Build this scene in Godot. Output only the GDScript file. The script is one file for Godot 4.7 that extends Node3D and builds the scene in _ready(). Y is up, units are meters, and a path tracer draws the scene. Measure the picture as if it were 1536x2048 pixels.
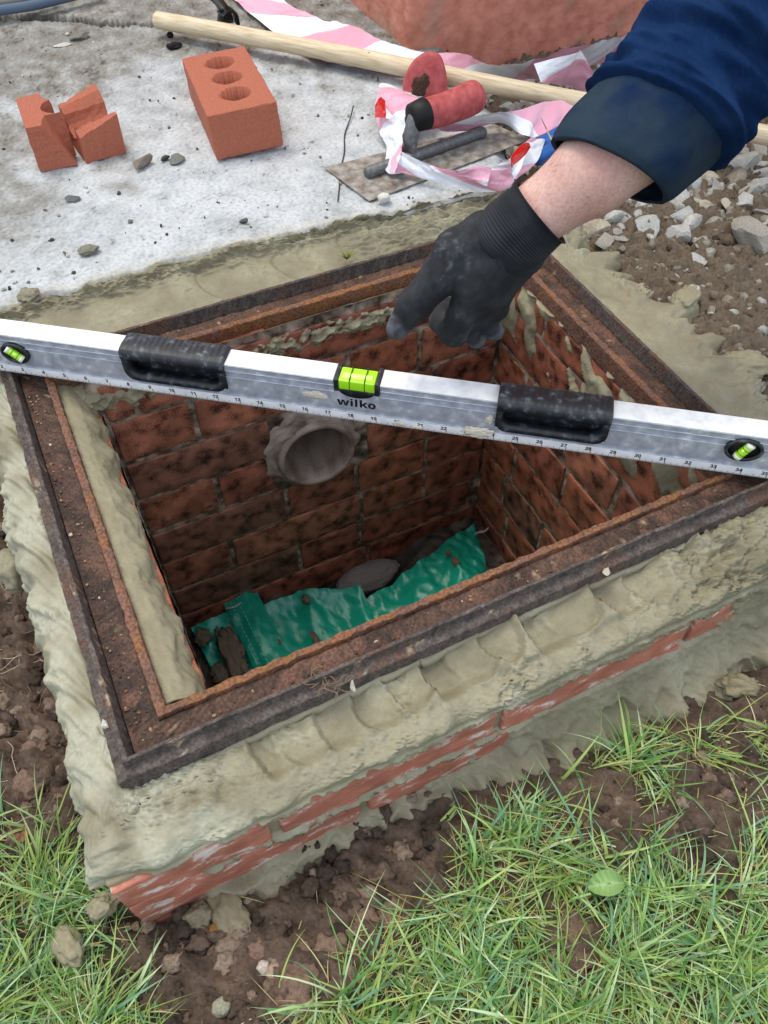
extends Node3D
# An inspection chamber being re-pointed: y = 0 is the top of the iron frame, x runs along its front bar, z towards the lawn.

const HX := 0.345      # half sizes of the iron frame
const HZ := 0.264
var taken := {}
var mats := {}
var nz := {}
var rng := RandomNumberGenerator.new()
var _col := Color.WHITE

# ---------------------------------------------------------------- noise
func noise(seed_: int, freq: float, oct := 3, kind := FastNoiseLite.TYPE_SIMPLEX_SMOOTH, ridged := false) -> FastNoiseLite:
	var n := FastNoiseLite.new()
	n.seed = seed_
	n.frequency = freq
	n.noise_type = kind
	n.fractal_type = FastNoiseLite.FRACTAL_RIDGED if ridged else (FastNoiseLite.FRACTAL_FBM if oct > 1 else FastNoiseLite.FRACTAL_NONE)
	n.fractal_octaves = oct
	return n

func ss(a: float, b: float, x: float) -> float:
	return smoothstep(a, b, x)

func mixc(a: Color, b: Color, t: float) -> Color:
	return a.lerp(b, clampf(t, 0.0, 1.0))

func lin(r: float, g: float, b: float) -> Color:      # an sRGB colour out of 255 as linear values for vertex colours
	return Color(r / 255.0, g / 255.0, b / 255.0).srgb_to_linear()

# ---------------------------------------------------------------- naming
func numbered(called: String, parent: Node) -> String:
	var key := str(parent.get_instance_id()) + called
	var k: int = taken.get(key, 0)
	taken[key] = k + 1
	return called if k == 0 else "%s_%03d" % [called, k]

func put(called: String, mesh: Mesh, m: Material, parent: Node = self) -> MeshInstance3D:
	var o := MeshInstance3D.new()
	o.name = numbered(called, parent)
	o.mesh = mesh
	o.material_override = m
	parent.add_child(o, true)
	return o

func tag(o: Node, label: String, category: String, group := "") -> Node:
	o.set_meta("label", label)
	o.set_meta("category", category)
	if group != "":
		o.set_meta("group", group)
	return o

func thing(called: String, label: String, category: String, at := Vector3.ZERO, group := "") -> Node3D:
	var o := Node3D.new()
	o.name = numbered(called, self)
	add_child(o, true)
	o.position = at
	tag(o, label, category, group)
	return o

func structure(called: String, mesh: Mesh, m: Material) -> MeshInstance3D:
	var o := put(called, mesh, m)
	o.set_meta("kind", "structure")
	return o

func copy(src: Node3D, called: String, label: String, group := "") -> Node3D:
	var o: Node3D = src.duplicate()
	o.name = numbered(called, self)
	add_child(o, true)
	o.set_meta("label", label)
	if group != "":
		o.set_meta("group", group)
	return o

# ---------------------------------------------------------------- geometry
class Geo:
	var v := PackedVector3Array()
	var c := PackedColorArray()
	var t := PackedVector2Array()
	var i := PackedInt32Array()
	func vert(p: Vector3, col := Color.WHITE, uv := Vector2.ZERO) -> int:
		v.append(p)
		c.append(col)
		t.append(uv)
		return v.size() - 1
	func tri(a: int, b: int, d: int) -> void:          # counter-clockwise seen from outside
		i.append(a)
		i.append(d)
		i.append(b)
	func quad(a: int, b: int, d: int, e: int) -> void:
		tri(a, b, d)
		tri(a, d, e)
	func mesh(smooth := true) -> ArrayMesh:
		var arr := []
		arr.resize(Mesh.ARRAY_MAX)
		var st := SurfaceTool.new()
		if smooth:
			arr[Mesh.ARRAY_VERTEX] = v
			arr[Mesh.ARRAY_COLOR] = c
			arr[Mesh.ARRAY_TEX_UV] = t
			arr[Mesh.ARRAY_INDEX] = i
			st.create_from_arrays(arr)
			st.generate_normals()
			return st.commit()
		var fv := PackedVector3Array()
		var fc := PackedColorArray()
		var ft := PackedVector2Array()
		var fn := PackedVector3Array()
		for k in range(0, i.size(), 3):
			var a := v[i[k]]
			var b := v[i[k + 1]]
			var d := v[i[k + 2]]
			var n := (d - a).cross(b - a).normalized()
			for q in 3:
				fv.append(v[i[k + q]])
				fc.append(c[i[k + q]])
				ft.append(t[i[k + q]])
				fn.append(n)
		arr[Mesh.ARRAY_VERTEX] = fv
		arr[Mesh.ARRAY_COLOR] = fc
		arr[Mesh.ARRAY_TEX_UV] = ft
		arr[Mesh.ARRAY_NORMAL] = fn
		var m := ArrayMesh.new()
		m.add_surface_from_arrays(Mesh.PRIMITIVE_TRIANGLES, arr)
		return m

# a grid of points f(u, v) (which may set _col); normals from neighbours, facing du x dv (or the other way with flip)
func grid(nu: int, nv: int, f: Callable, flip := false, wrap_u := false, us := PackedFloat32Array(), vs := PackedFloat32Array()) -> ArrayMesh:
	var v := PackedVector3Array()
	var c := PackedColorArray()
	var t := PackedVector2Array()
	var n := PackedVector3Array()
	var idx := PackedInt32Array()
	v.resize(nu * nv)
	c.resize(nu * nv)
	t.resize(nu * nv)
	n.resize(nu * nv)
	for i in nu:
		var u := us[i] if us.size() else float(i) / (nu - 1)
		for j in nv:
			var w := vs[j] if vs.size() else float(j) / (nv - 1)
			_col = Color.WHITE
			v[i * nv + j] = f.call(u, w)
			c[i * nv + j] = _col
			t[i * nv + j] = Vector2(u, w)
	var sgn := -1.0 if flip else 1.0
	for i in nu:
		var i0 := i - 1
		var i1 := i + 1
		if i0 < 0:
			i0 = nu - 2 if wrap_u else 0
		if i1 >= nu:
			i1 = 1 if wrap_u else nu - 1
		for j in nv:
			var j0 := maxi(j - 1, 0)
			var j1 := mini(j + 1, nv - 1)
			n[i * nv + j] = ((v[i1 * nv + j] - v[i0 * nv + j]).cross(v[i * nv + j1] - v[i * nv + j0]) * sgn * 1e5).normalized()
	for i in nu - 1:
		for j in nv - 1:
			var a := i * nv + j
			var b := a + nv
			if flip:
				idx.append_array([a, b, b + 1, a, b + 1, a + 1])
			else:
				idx.append_array([a, b + 1, b, a, a + 1, b + 1])
	var arr := []
	arr.resize(Mesh.ARRAY_MAX)
	arr[Mesh.ARRAY_VERTEX] = v
	arr[Mesh.ARRAY_COLOR] = c
	arr[Mesh.ARRAY_TEX_UV] = t
	arr[Mesh.ARRAY_NORMAL] = n
	arr[Mesh.ARRAY_INDEX] = idx
	var m := ArrayMesh.new()
	m.add_surface_from_arrays(Mesh.PRIMITIVE_TRIANGLES, arr)
	return m

func axis_steps(lo: float, hi: float, step: float) -> PackedFloat32Array:
	var a := PackedFloat32Array()
	var k := maxi(1, int(ceil((hi - lo) / step)))
	for i in k + 1:
		a.append(lo + (hi - lo) * i / k)
	return a

# a box with rounded edges, subdivided, its points moved by f(p, outward) and coloured by it
func rbox(g: Geo, size: Vector3, r: float, step: float, f = null, xf := Transform3D.IDENTITY) -> void:
	var h := size / 2.0
	for ax in 3:
		var bx := (ax + 1) % 3
		var cx := (ax + 2) % 3
		for s in [-1.0, 1.0]:
			var ub := edge_steps(h[bx], r, step)
			var uc := edge_steps(h[cx], r, step)
			var base := g.v.size()
			for i in ub.size():
				for j in uc.size():
					var p := Vector3.ZERO
					p[ax] = h[ax] * s
					p[bx] = ub[i]
					p[cx] = uc[j]
					var q := p.clamp(-h + Vector3.ONE * r, h - Vector3.ONE * r)
					var d := (p - q).normalized()
					var w := q + d * r
					_col = Color.WHITE
					if f != null:
						w = f.call(w, d)
					g.vert(xf * w, _col, Vector2(ub[i], uc[j]))
			var m := uc.size()
			for i in ub.size() - 1:
				for j in m - 1:
					var a := base + i * m + j
					if s > 0:
						g.quad(a, a + m, a + m + 1, a + 1)
					else:
						g.quad(a, a + 1, a + m + 1, a + m)

func edge_steps(h: float, r: float, step: float) -> PackedFloat32Array:
	var a := PackedFloat32Array()
	a.append(-h)
	if r > 0.0:
		a.append(-h + r * 0.45)
	var inner := axis_steps(-h + r, h - r, step)
	if r > 0.0:
		a.append_array(inner)
		a.append(h - r * 0.45)
		a.append(h)
		return a
	return inner

# a tube through points with a radius each; squash flattens it along the given direction
func tube(g: Geo, pts: Array, radii: Array, sides := 8, col := Color.WHITE, caps := true) -> void:
	var n := pts.size()
	var up := Vector3.UP
	var first := g.v.size()
	var len_ := 0.0
	for i in n:
		var d: Vector3 = (pts[mini(i + 1, n - 1)] - pts[maxi(i - 1, 0)]).normalized()
		if i > 0:
			len_ += pts[i].distance_to(pts[i - 1])
		if absf(d.dot(up)) > 0.9:
			up = Vector3.RIGHT if absf(d.x) < 0.9 else Vector3.BACK
		var a := d.cross(up).normalized()
		var b := a.cross(d).normalized()
		up = b
		for k in sides:
			var an := TAU * k / sides
			g.vert(pts[i] + (a * cos(an) + b * sin(an)) * float(radii[i]), col, Vector2(float(k) / sides, len_))
	for i in n - 1:
		for k in sides:
			var a := first + i * sides + k
			var b := first + i * sides + (k + 1) % sides
			g.quad(a, b, b + sides, a + sides)
	if caps:
		var c0 := g.vert(pts[0], col)
		var c1 := g.vert(pts[n - 1], col)
		for k in sides:
			g.tri(c0, first + (k + 1) % sides, first + k)
			g.tri(c1, first + (n - 1) * sides + k, first + (n - 1) * sides + (k + 1) % sides)

func curve_pts(ctrl: Array, per := 6) -> Array:
	var out := []
	var n := ctrl.size()
	for i in n - 1:
		for k in per:
			var t := float(k) / per
			out.append(ctrl[i].cubic_interpolate(ctrl[i + 1], ctrl[maxi(i - 1, 0)], ctrl[mini(i + 2, n - 1)], t))
	out.append(ctrl[n - 1])
	return out

func curve_nums(ctrl: Array, per := 6) -> Array:
	var out := []
	var n := ctrl.size()
	for i in n - 1:
		for k in per:
			out.append(cubic_interpolate(ctrl[i], ctrl[i + 1], ctrl[maxi(i - 1, 0)], ctrl[mini(i + 2, n - 1)], float(k) / per))
	out.append(ctrl[n - 1])
	return out

var _ico := {}
func ico(sub: int) -> Array:       # [points, triangles] of a unit ball
	if _ico.has(sub):
		return _ico[sub]
	var t := (1.0 + sqrt(5.0)) / 2.0
	var p := []
	for q in [[-1, t, 0], [1, t, 0], [-1, -t, 0], [1, -t, 0], [0, -1, t], [0, 1, t], [0, -1, -t], [0, 1, -t], [t, 0, -1], [t, 0, 1], [-t, 0, -1], [-t, 0, 1]]:
		p.append(Vector3(q[0], q[1], q[2]).normalized())
	var f := [[0, 11, 5], [0, 5, 1], [0, 1, 7], [0, 7, 10], [0, 10, 11], [1, 5, 9], [5, 11, 4], [11, 10, 2], [10, 7, 6], [7, 1, 8], [3, 9, 4], [3, 4, 2], [3, 2, 6], [3, 6, 8], [3, 8, 9], [4, 9, 5], [2, 4, 11], [6, 2, 10], [8, 6, 7], [9, 8, 1]]
	for s in sub:
		var mid := {}
		var nf := []
		for tr in f:
			var m := []
			for k in 3:
				var a: int = tr[k]
				var b: int = tr[(k + 1) % 3]
				var key := mini(a, b) * 100000 + maxi(a, b)
				if not mid.has(key):
					p.append(((p[a] + p[b]) / 2.0).normalized())
					mid[key] = p.size() - 1
				m.append(mid[key])
			nf.append_array([[tr[0], m[0], m[2]], [tr[1], m[1], m[0]], [tr[2], m[2], m[1]], [m[0], m[1], m[2]]])
		f = nf
	_ico[sub] = [p, f]
	return _ico[sub]

# an uneven lump of soil or mortar
func lump(g: Geo, sub: int, at: Vector3, r: Vector3, rough: float, seed_: int, col: Color, var_ := 0.12) -> void:
	var ic := ico(sub)
	var base := g.v.size()
	var n: FastNoiseLite = nz.lump
	var off := Vector3(seed_ * 3.7, seed_ * 1.3, seed_ * 7.1)
	for p in ic[0]:
		var k := n.get_noise_3dv(p * 1.1 + off) * 0.8 + n.get_noise_3dv(p * 3.3 + off) * 0.4
		var sh := 1.0 + var_ * n.get_noise_3dv(p * 5.0 - off) * 2.0
		g.vert(at + p * r * (1.0 + rough * k), Color(col.r * sh, col.g * sh, col.b * sh))
	for t in ic[1]:
		g.tri(base + t[0], base + t[1], base + t[2])

# a broken stone: a ball cut by planes
func rock(sub: int, cuts: int, seed_: int, stretch: Vector3, near := 0.5, far := 0.8) -> ArrayMesh:
	var r := RandomNumberGenerator.new()
	r.seed = seed_
	var ic := ico(sub)
	var g := Geo.new()
	var planes := []
	for k in cuts:
		planes.append([Vector3(r.randfn(), r.randfn(), r.randfn()).normalized(), r.randf_range(near, far)])
	var n: FastNoiseLite = nz.lump
	for p in ic[0]:
		var q: Vector3 = p
		for pl in planes:
			var d: float = q.dot(pl[0]) - pl[1]
			if d > 0.0:
				q -= pl[0] * d
		q *= stretch * (1.0 + 0.06 * n.get_noise_3dv(p * 4.0 + Vector3.ONE * seed_))
		var sh := 0.95 + 0.28 * n.get_noise_3dv(q * 1.5 + Vector3.ONE * seed_ * 2.0)
		g.vert(q, Color(sh, sh, sh))
	for t in ic[1]:
		g.tri(t[0], t[1], t[2])
	return g.mesh(false)

# loft between two outlines of the same number of points (counter-clockwise seen along +axis), flat faces
func loft(lo: PackedVector2Array, hi: PackedVector2Array, length: float, layers: int, place: Callable, jag := 0.0) -> ArrayMesh:
	var g := Geo.new()
	var n := lo.size()
	for l in layers + 1:
		var t := float(l) / layers
		for k in n:
			var q := lo[k].lerp(hi[k], t)
			var p: Vector3 = place.call(q, t * length)
			if jag > 0.0:
				p += Vector3(nz.fine.get_noise_3dv(p), nz.fine.get_noise_3dv(p + Vector3(9, 0, 0)), nz.fine.get_noise_3dv(p + Vector3(0, 9, 0))) * jag
			g.vert(p)
	for l in layers:
		for k in n:
			var a := l * n + k
			var b := l * n + (k + 1) % n
			g.quad(a, b, b + n, a + n)
	var tl := Geometry2D.triangulate_polygon(lo)
	for k in range(0, tl.size(), 3):
		g.tri(tl[k], tl[k + 2], tl[k + 1]) if not Geometry2D.is_polygon_clockwise(lo) else g.tri(tl[k], tl[k + 1], tl[k + 2])
	var th := Geometry2D.triangulate_polygon(hi)
	for k in range(0, th.size(), 3):
		var o := layers * n
		g.tri(o + th[k], o + th[k + 1], o + th[k + 2])
	return g.mesh(false)

# ---------------------------------------------------------------- body fields: bones joined by a smooth minimum, meshed as surface nets
func field_mesh(g: Geo, bones: Array, cell: float, blend: float, shade: Callable) -> void:
	var lo := Vector3.ONE * 1e9
	var hi := -lo
	for b in bones:
		for k in 2:
			var p: Vector3 = b[k]
			var r: float = b[2 + k] + blend + cell * 2.0
			lo = lo.min(p - Vector3.ONE * r)
			hi = hi.max(p + Vector3.ONE * r)
	var nx := int((hi.x - lo.x) / cell) + 2
	var ny := int((hi.y - lo.y) / cell) + 2
	var nzz := int((hi.z - lo.z) / cell) + 2
	var fld := PackedFloat32Array()
	fld.resize(nx * ny * nzz)
	fld.fill(0.05)
	for b in bones:
		var p0: Vector3 = b[0]
		var p1: Vector3 = b[1]
		var r0: float = b[2]
		var r1: float = b[3]
		var ax := p1 - p0
		var l2 := maxf(ax.length_squared(), 1e-9)
		var m := maxf(r0, r1) + blend + cell * 2.0
		var a := ((p0.min(p1) - Vector3.ONE * m - lo) / cell).floor().max(Vector3.ZERO)
		var e := ((p0.max(p1) + Vector3.ONE * m - lo) / cell).ceil()
		for i in range(int(a.x), mini(int(e.x), nx)):
			for j in range(int(a.y), mini(int(e.y), ny)):
				for k in range(int(a.z), mini(int(e.z), nzz)):
					var p := lo + Vector3(i, j, k) * cell
					var t := clampf((p - p0).dot(ax) / l2, 0.0, 1.0)
					var d := p.distance_to(p0 + ax * t) - lerpf(r0, r1, t)
					var at := (i * ny + j) * nzz + k
					var o := fld[at]
					var h := maxf(blend - absf(d - o), 0.0) / blend
					fld[at] = minf(d, o) - h * h * blend * 0.25
	var ids := {}
	for i in nx - 1:
		for j in ny - 1:
			for k in nzz - 1:
				var at := (i * ny + j) * nzz + k
				var s := Vector3.ZERO
				var cnt := 0
				var first := fld[at] < 0.0
				var mixed := false
				for q in 8:
					var dd := at + (q & 1) * ny * nzz + ((q >> 1) & 1) * nzz + (q >> 2)
					if (fld[dd] < 0.0) != first:
						mixed = true
						break
				if not mixed:
					continue
				for e in EDGES:
					var c0: int = e[0]
					var c1: int = e[1]
					var f0 := fld[at + (c0 & 1) * ny * nzz + ((c0 >> 1) & 1) * nzz + (c0 >> 2)]
					var f1 := fld[at + (c1 & 1) * ny * nzz + ((c1 >> 1) & 1) * nzz + (c1 >> 2)]
					if (f0 < 0.0) != (f1 < 0.0):
						s += Vector3(c0 & 1, (c0 >> 1) & 1, c0 >> 2).lerp(Vector3(c1 & 1, (c1 >> 1) & 1, c1 >> 2), f0 / (f0 - f1))
						cnt += 1
				var p := lo + (Vector3(i, j, k) + s / cnt) * cell
				_col = Color.WHITE
				p = shade.call(p)
				ids[at] = g.vert(p, _col)
	var sx := ny * nzz
	for at in ids:
		var f0 := fld[at]
		for w in 3:
			var st: int = [sx, nzz, 1][w]
			var su: int = [nzz, 1, sx][w]
			var sv: int = [1, sx, nzz][w]
			if (fld[at + st] < 0.0) == (f0 < 0.0):
				continue
			if not (ids.has(at - su) and ids.has(at - sv) and ids.has(at - su - sv)):
				continue
			var q := [ids[at], ids[at - su], ids[at - su - sv], ids[at - sv]]
			if f0 < 0.0:
				g.quad(q[0], q[1], q[2], q[3])
			else:
				g.quad(q[0], q[3], q[2], q[1])

const EDGES := [[0, 1], [2, 3], [4, 5], [6, 7], [0, 2], [1, 3], [4, 6], [5, 7], [0, 4], [1, 5], [2, 6], [3, 7]]

# ---------------------------------------------------------------- textures and materials
func tex(size: int, a: FastNoiseLite, b: FastNoiseLite, wb: float, stops: Array) -> ImageTexture:
	var da := a.get_seamless_image(size, size, false, false, 0.1).get_data()
	var db := b.get_seamless_image(size, size, false, false, 0.1).get_data() if b else da
	var gr := Gradient.new()
	gr.offsets = PackedFloat32Array(stops.map(func(s): return s[0]))
	gr.colors = PackedColorArray(stops.map(func(s): return s[1]))
	var lut := PackedByteArray()
	for k in 256:
		var c := gr.sample(k / 255.0)
		lut.append_array([int(c.r * 255), int(c.g * 255), int(c.b * 255)])
	var out := PackedByteArray()
	out.resize(size * size * 3)
	for k in size * size:
		var q := int(clampf(da[k] * (1.0 - wb) + db[k] * wb, 0.0, 255.0)) * 3
		out[k * 3] = lut[q]
		out[k * 3 + 1] = lut[q + 1]
		out[k * 3 + 2] = lut[q + 2]
	var im := Image.create_from_data(size, size, false, Image.FORMAT_RGB8, out)
	return ImageTexture.create_from_image(im)

func gray(v: float) -> Color:
	return Color(v, v, v)

func mat(called: String, rough: float, albedo: Texture2D = null, tile := 0.25, bump: Texture2D = null, bump_cm := 0.1, world := true) -> StandardMaterial3D:
	var m := StandardMaterial3D.new()
	m.resource_name = called
	m.roughness = rough
	m.vertex_color_use_as_albedo = true
	m.metallic_specular = 0.4
	if albedo or bump:
		m.uv1_triplanar = true
		m.uv1_world_triplanar = world
		m.uv1_scale = Vector3.ONE / tile
	if albedo:
		m.albedo_texture = albedo
	if bump:
		m.heightmap_enabled = true
		m.heightmap_texture = bump
		m.heightmap_scale = bump_cm
	mats[called] = m
	return m

func flat(called: String, c: Color, rough: float, metal := 0.0) -> StandardMaterial3D:
	var m := StandardMaterial3D.new()
	m.resource_name = called
	m.albedo_color = c
	m.roughness = rough
	m.metallic = metal
	m.metallic_specular = 0.4
	mats[called] = m
	return m

# ================================================================ the scene
func _ready() -> void:
	rng.seed = 11
	# camera
	var cam := Camera3D.new()
	cam.name = "camera"
	cam.position = Vector3(-0.2657, 0.6330, 0.5741)
	cam.rotation_order = EULER_ORDER_YXZ
	cam.rotation_degrees = Vector3(-51.742, -26.174, 0.212)
	cam.fov = 64.43
	cam.near = 0.02
	cam.far = 200.0
	add_child(cam)
	cam.current = true
	# overcast daylight
	var env := Environment.new()
	env.background_mode = Environment.BG_SKY
	var sm := ProceduralSkyMaterial.new()
	sm.sky_top_color = Color(0.90, 0.94, 1.0)
	sm.sky_horizon_color = Color(0.80, 0.85, 0.92)
	sm.sky_curve = 0.2
	sm.ground_bottom_color = Color(0.16, 0.15, 0.12)
	sm.ground_horizon_color = Color(0.35, 0.36, 0.34)
	sm.sky_energy_multiplier = 1.0
	var sky := Sky.new()
	sky.sky_material = sm
	env.sky = sky
	env.background_energy_multiplier = 1.0
	env.tonemap_mode = Environment.TONE_MAPPER_LINEAR
	env.tonemap_exposure = 1.5
	env.sdfgi_enabled = true
	env.ssao_enabled = true
	env.ssil_enabled = true
	var we := WorldEnvironment.new()
	we.name = "world_environment"
	we.environment = env
	add_child(we)
	var sun := DirectionalLight3D.new()
	sun.name = "sun"
	sun.light_energy = 0.5
	sun.light_angular_distance = 25.0
	sun.light_color = Color(1.0, 0.97, 0.92)
	sun.shadow_enabled = true
	sun.rotation_degrees = Vector3(-72, -150, 0)
	add_child(sun)

	nz.low = noise(1, 22.0, 2)
	nz.mid = noise(2, 75.0, 3)
	nz.fine = noise(3, 260.0, 3)
	nz.ridge = noise(4, 38.0, 4, FastNoiseLite.TYPE_SIMPLEX_SMOOTH, true)
	nz.patch = noise(5, 9.0, 4)
	nz.cell = noise(6, 90.0, 2, FastNoiseLite.TYPE_CELLULAR)
	nz.clump = noise(9, 55.0, 3, FastNoiseLite.TYPE_CELLULAR)
	nz.clump.cellular_return_type = FastNoiseLite.RETURN_CELL_VALUE
	nz.clump.domain_warp_enabled = true
	nz.clump.domain_warp_amplitude = 0.02
	nz.clump.domain_warp_frequency = 40.0
	nz.streak = noise(10, 45.0, 4, FastNoiseLite.TYPE_SIMPLEX_SMOOTH, true)
	nz.lump = noise(7, 0.9, 3)
	nz.broad = noise(8, 2.2, 3)
	make_materials()
	ground()
	slab()
	wall()
	chamber()
	mortar_ring()
	inner_fillet()
	frame()
	green_sheet()
	spirit_level()
	loose_bricks()
	tools()
	pole_and_tape()
	stones()
	crumbs()
	person()
	small_things()
	grass()

func make_materials() -> void:
	var na := noise(21, 0.05, 5)
	var nb := noise(22, 0.35, 2)
	var nc := noise(23, 0.02, 4)
	var nd := noise(24, 0.12, 3, FastNoiseLite.TYPE_CELLULAR)
	var grain := tex(512, na, nb, 0.45, [[0.15, gray(0.62)], [0.5, gray(0.86)], [0.85, gray(1.0)]])
	var grain_h := tex(512, na, nb, 0.5, [[0.1, gray(0.0)], [0.9, gray(1.0)]])
	mats.grain = null
	mat("mortar", 0.62, tex(512, na, nb, 0.6, [[0.2, gray(0.84)], [0.5, gray(0.95)], [0.8, gray(1.0)]]), 0.13, grain_h, 0.02)
	mat("soil", 0.9, tex(512, na, nb, 0.5, [[0.2, gray(0.58)], [0.5, gray(0.85)], [0.8, gray(1.0)]]), 0.16, grain_h, 0.25)
	mat("concrete", 0.85, tex(1024, noise(25, 0.03, 5), noise(26, 0.3, 2), 0.45, [[0.2, gray(0.68)], [0.36, gray(0.88)], [0.52, gray(0.96)], [0.8, gray(1.0)]]), 0.24, grain_h, 0.04)
	mat("stone", 0.85, grain, 0.09, grain_h, 0.06)
	mat("rust", 0.72, tex(512, na, nb, 0.5, [[0.2, Color(0.45, 0.38, 0.35)], [0.5, Color(0.85, 0.8, 0.78)], [0.8, Color(1, 1, 1)]]), 0.12, grain_h, 0.12)
	# old chamber brick: red brown with black grime in blotches
	var grime := tex(1024, noise(27, 0.011, 7), noise(28, 0.16, 4), 0.4, [[0.24, Color(0.16, 0.14, 0.13)], [0.34, Color(0.44, 0.40, 0.38)], [0.43, Color(0.76, 0.73, 0.70)], [0.66, Color(1, 0.97, 0.94)]])
	mat("old_brick", 0.6, grime, 0.4, grain_h, 0.06)
	mat("old_mortar", 0.85, grime, 0.25, grain_h, 0.05)
	# outside brick: red with white smears of lime
	var smear := tex(512, noise(29, 0.012, 5), noise(30, 0.12, 4), 0.22, [[0.0, Color(0.60, 0.35, 0.28)], [0.48, Color(0.70, 0.44, 0.36)], [0.62, Color(0.74, 0.50, 0.42)], [0.67, Color(0.82, 0.73, 0.69)], [0.8, Color(0.86, 0.83, 0.80)]])
	var om := mat("lime_brick", 0.7, smear, 0.16, grain_h, 0.08)
	om.uv1_scale = Vector3(3.2, 6.0, 6.0)
	mat("new_brick", 0.9, tex(512, na, nb, 0.55, [[0.1, Color(0.50, 0.27, 0.2)], [0.35, Color(0.64, 0.37, 0.285)], [0.7, Color(0.68, 0.41, 0.32)], [0.93, Color(0.82, 0.62, 0.54)]]), 0.14, grain_h, 0.07, false)
	mat("painted_wall", 0.8, tex(512, nc, nb, 0.15, [[0.1, Color(0.68, 0.42, 0.34)], [0.5, Color(0.77, 0.50, 0.42)], [0.9, Color(0.81, 0.55, 0.47)]]), 0.5, tex(256, na, nd, 0.4, [[0.1, gray(0.0)], [0.9, gray(1.0)]]), 0.25)
	mat("clay", 0.55, grime, 0.5, grain_h, 0.1)
	var weave := Image.create(64, 64, false, Image.FORMAT_RGB8)
	for y in 64:
		for x in 64:
			var k := ((x + y) / 8) % 2
			var s := 0.62 + 0.38 * absf(sin((x + (y if k == 0 else -y)) * PI / 8.0))
			weave.set_pixel(x, y, gray(s))
	var wt := ImageTexture.create_from_image(weave)
	mat("woven_plastic", 0.27, wt, 0.016, wt, 0.06)
	mats.woven_plastic.metallic_specular = 0.8
	var scuff := tex(512, nc, nb, 0.25, [[0.2, Color(0.62, 0.64, 0.68)], [0.45, Color(0.70, 0.72, 0.76)], [0.62, Color(0.75, 0.77, 0.80)], [0.8, Color(0.88, 0.89, 0.90)]])
	var al := mat("aluminium", 0.38, scuff, 0.18, null, 0.0, false)
	al.metallic = 0.3
	mat("scale_and_sky_white", 0.4, tex(512, nc, nb, 0.3, [[0.1, gray(0.80)], [0.5, gray(0.9)], [0.9, gray(0.95)]]), 0.2)  # white of the ruler band, and of the sky reflection painted on the level's top
	var rub := mat("black_rubber", 0.5, tex(512, nc, nb, 0.4, [[0.0, Color(0.09, 0.095, 0.11)], [0.55, Color(0.11, 0.115, 0.135)], [0.66, Color(0.24, 0.26, 0.29)], [0.78, Color(0.5, 0.52, 0.55)]]), 0.16, grain_h, 0.03, false)
	rub.metallic_specular = 0.5
	flat("vial_lime", Color(0.66, 0.92, 0.10), 0.15)
	mats.vial_lime.clearcoat_enabled = true
	flat("vial_pale", Color(0.86, 0.97, 0.50), 0.15)
	flat("vial_white", Color(0.85, 0.88, 0.78), 0.25)
	flat("ink", Color(0.06, 0.06, 0.07), 0.6)
	flat("pit_black", Color(0.05, 0.05, 0.055), 0.55)
	# wood with the grain along its length
	var wood := tex(512, noise(31, 0.03, 4), nb, 0.3, [[0.15, Color(0.70, 0.62, 0.49)], [0.45, Color(0.81, 0.74, 0.61)], [0.8, Color(0.87, 0.82, 0.71)]])
	var wm := StandardMaterial3D.new()
	wm.resource_name = "pale_wood"
	wm.albedo_texture = wood
	wm.uv1_scale = Vector3(1.0, 1.1, 1)
	wm.roughness = 0.65
	mats.pale_wood = wm
	mat("glove_knit", 0.8, grain, 0.03, grain_h, 0.05)
	mat("sweatshirt", 0.95, tex(512, na, nb, 0.8, [[0.2, gray(0.7)], [0.5, gray(0.9)], [0.8, gray(1.0)]]), 0.05, grain_h, 0.06)
	mats.sweatshirt.metallic_specular = 0.15
	mat("skin", 0.55, tex(256, na, nb, 0.4, [[0.2, Color(0.86, 0.78, 0.76)], [0.5, Color(0.95, 0.92, 0.91)], [0.8, Color(1, 1, 1)]]), 0.05, grain_h, 0.02)
	mats.skin.subsurf_scatter_enabled = true
	mats.skin.subsurf_scatter_strength = 0.15
	mat("red_rubber", 0.6, tex(512, nc, nb, 0.35, [[0.12, Color(0.38, 0.18, 0.18)], [0.32, Color(0.62, 0.27, 0.27)], [0.6, Color(0.70, 0.33, 0.33)], [0.9, Color(0.80, 0.50, 0.49)]]), 0.16, grain_h, 0.03)
	mat("tool_steel", 0.5, tex(512, na, nb, 0.4, [[0.15, Color(0.30, 0.30, 0.31)], [0.45, Color(0.42, 0.42, 0.43)], [0.66, Color(0.47, 0.47, 0.46)], [0.8, Color(0.72, 0.71, 0.69)]]), 0.2, grain_h, 0.02)
	mats.tool_steel.metallic = 0.3
	mat("blade_steel", 0.55, tex(512, nc, nb, 0.35, [[0.15, Color(0.36, 0.27, 0.2)], [0.3, Color(0.46, 0.42, 0.38)], [0.5, Color(0.54, 0.52, 0.49)], [0.7, Color(0.64, 0.62, 0.59)]]), 0.2, grain_h, 0.05)
	mat("plain", 0.7)
	mat("blue_plastic", 0.35)
	var bl := StandardMaterial3D.new()
	bl.resource_name = "grass_blade"
	bl.vertex_color_use_as_albedo = true
	bl.roughness = 0.5
	bl.cull_mode = BaseMaterial3D.CULL_DISABLED
	bl.backlight_enabled = true
	bl.backlight = Color(0.45, 0.55, 0.25)
	mats.grass_blade = bl
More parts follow.
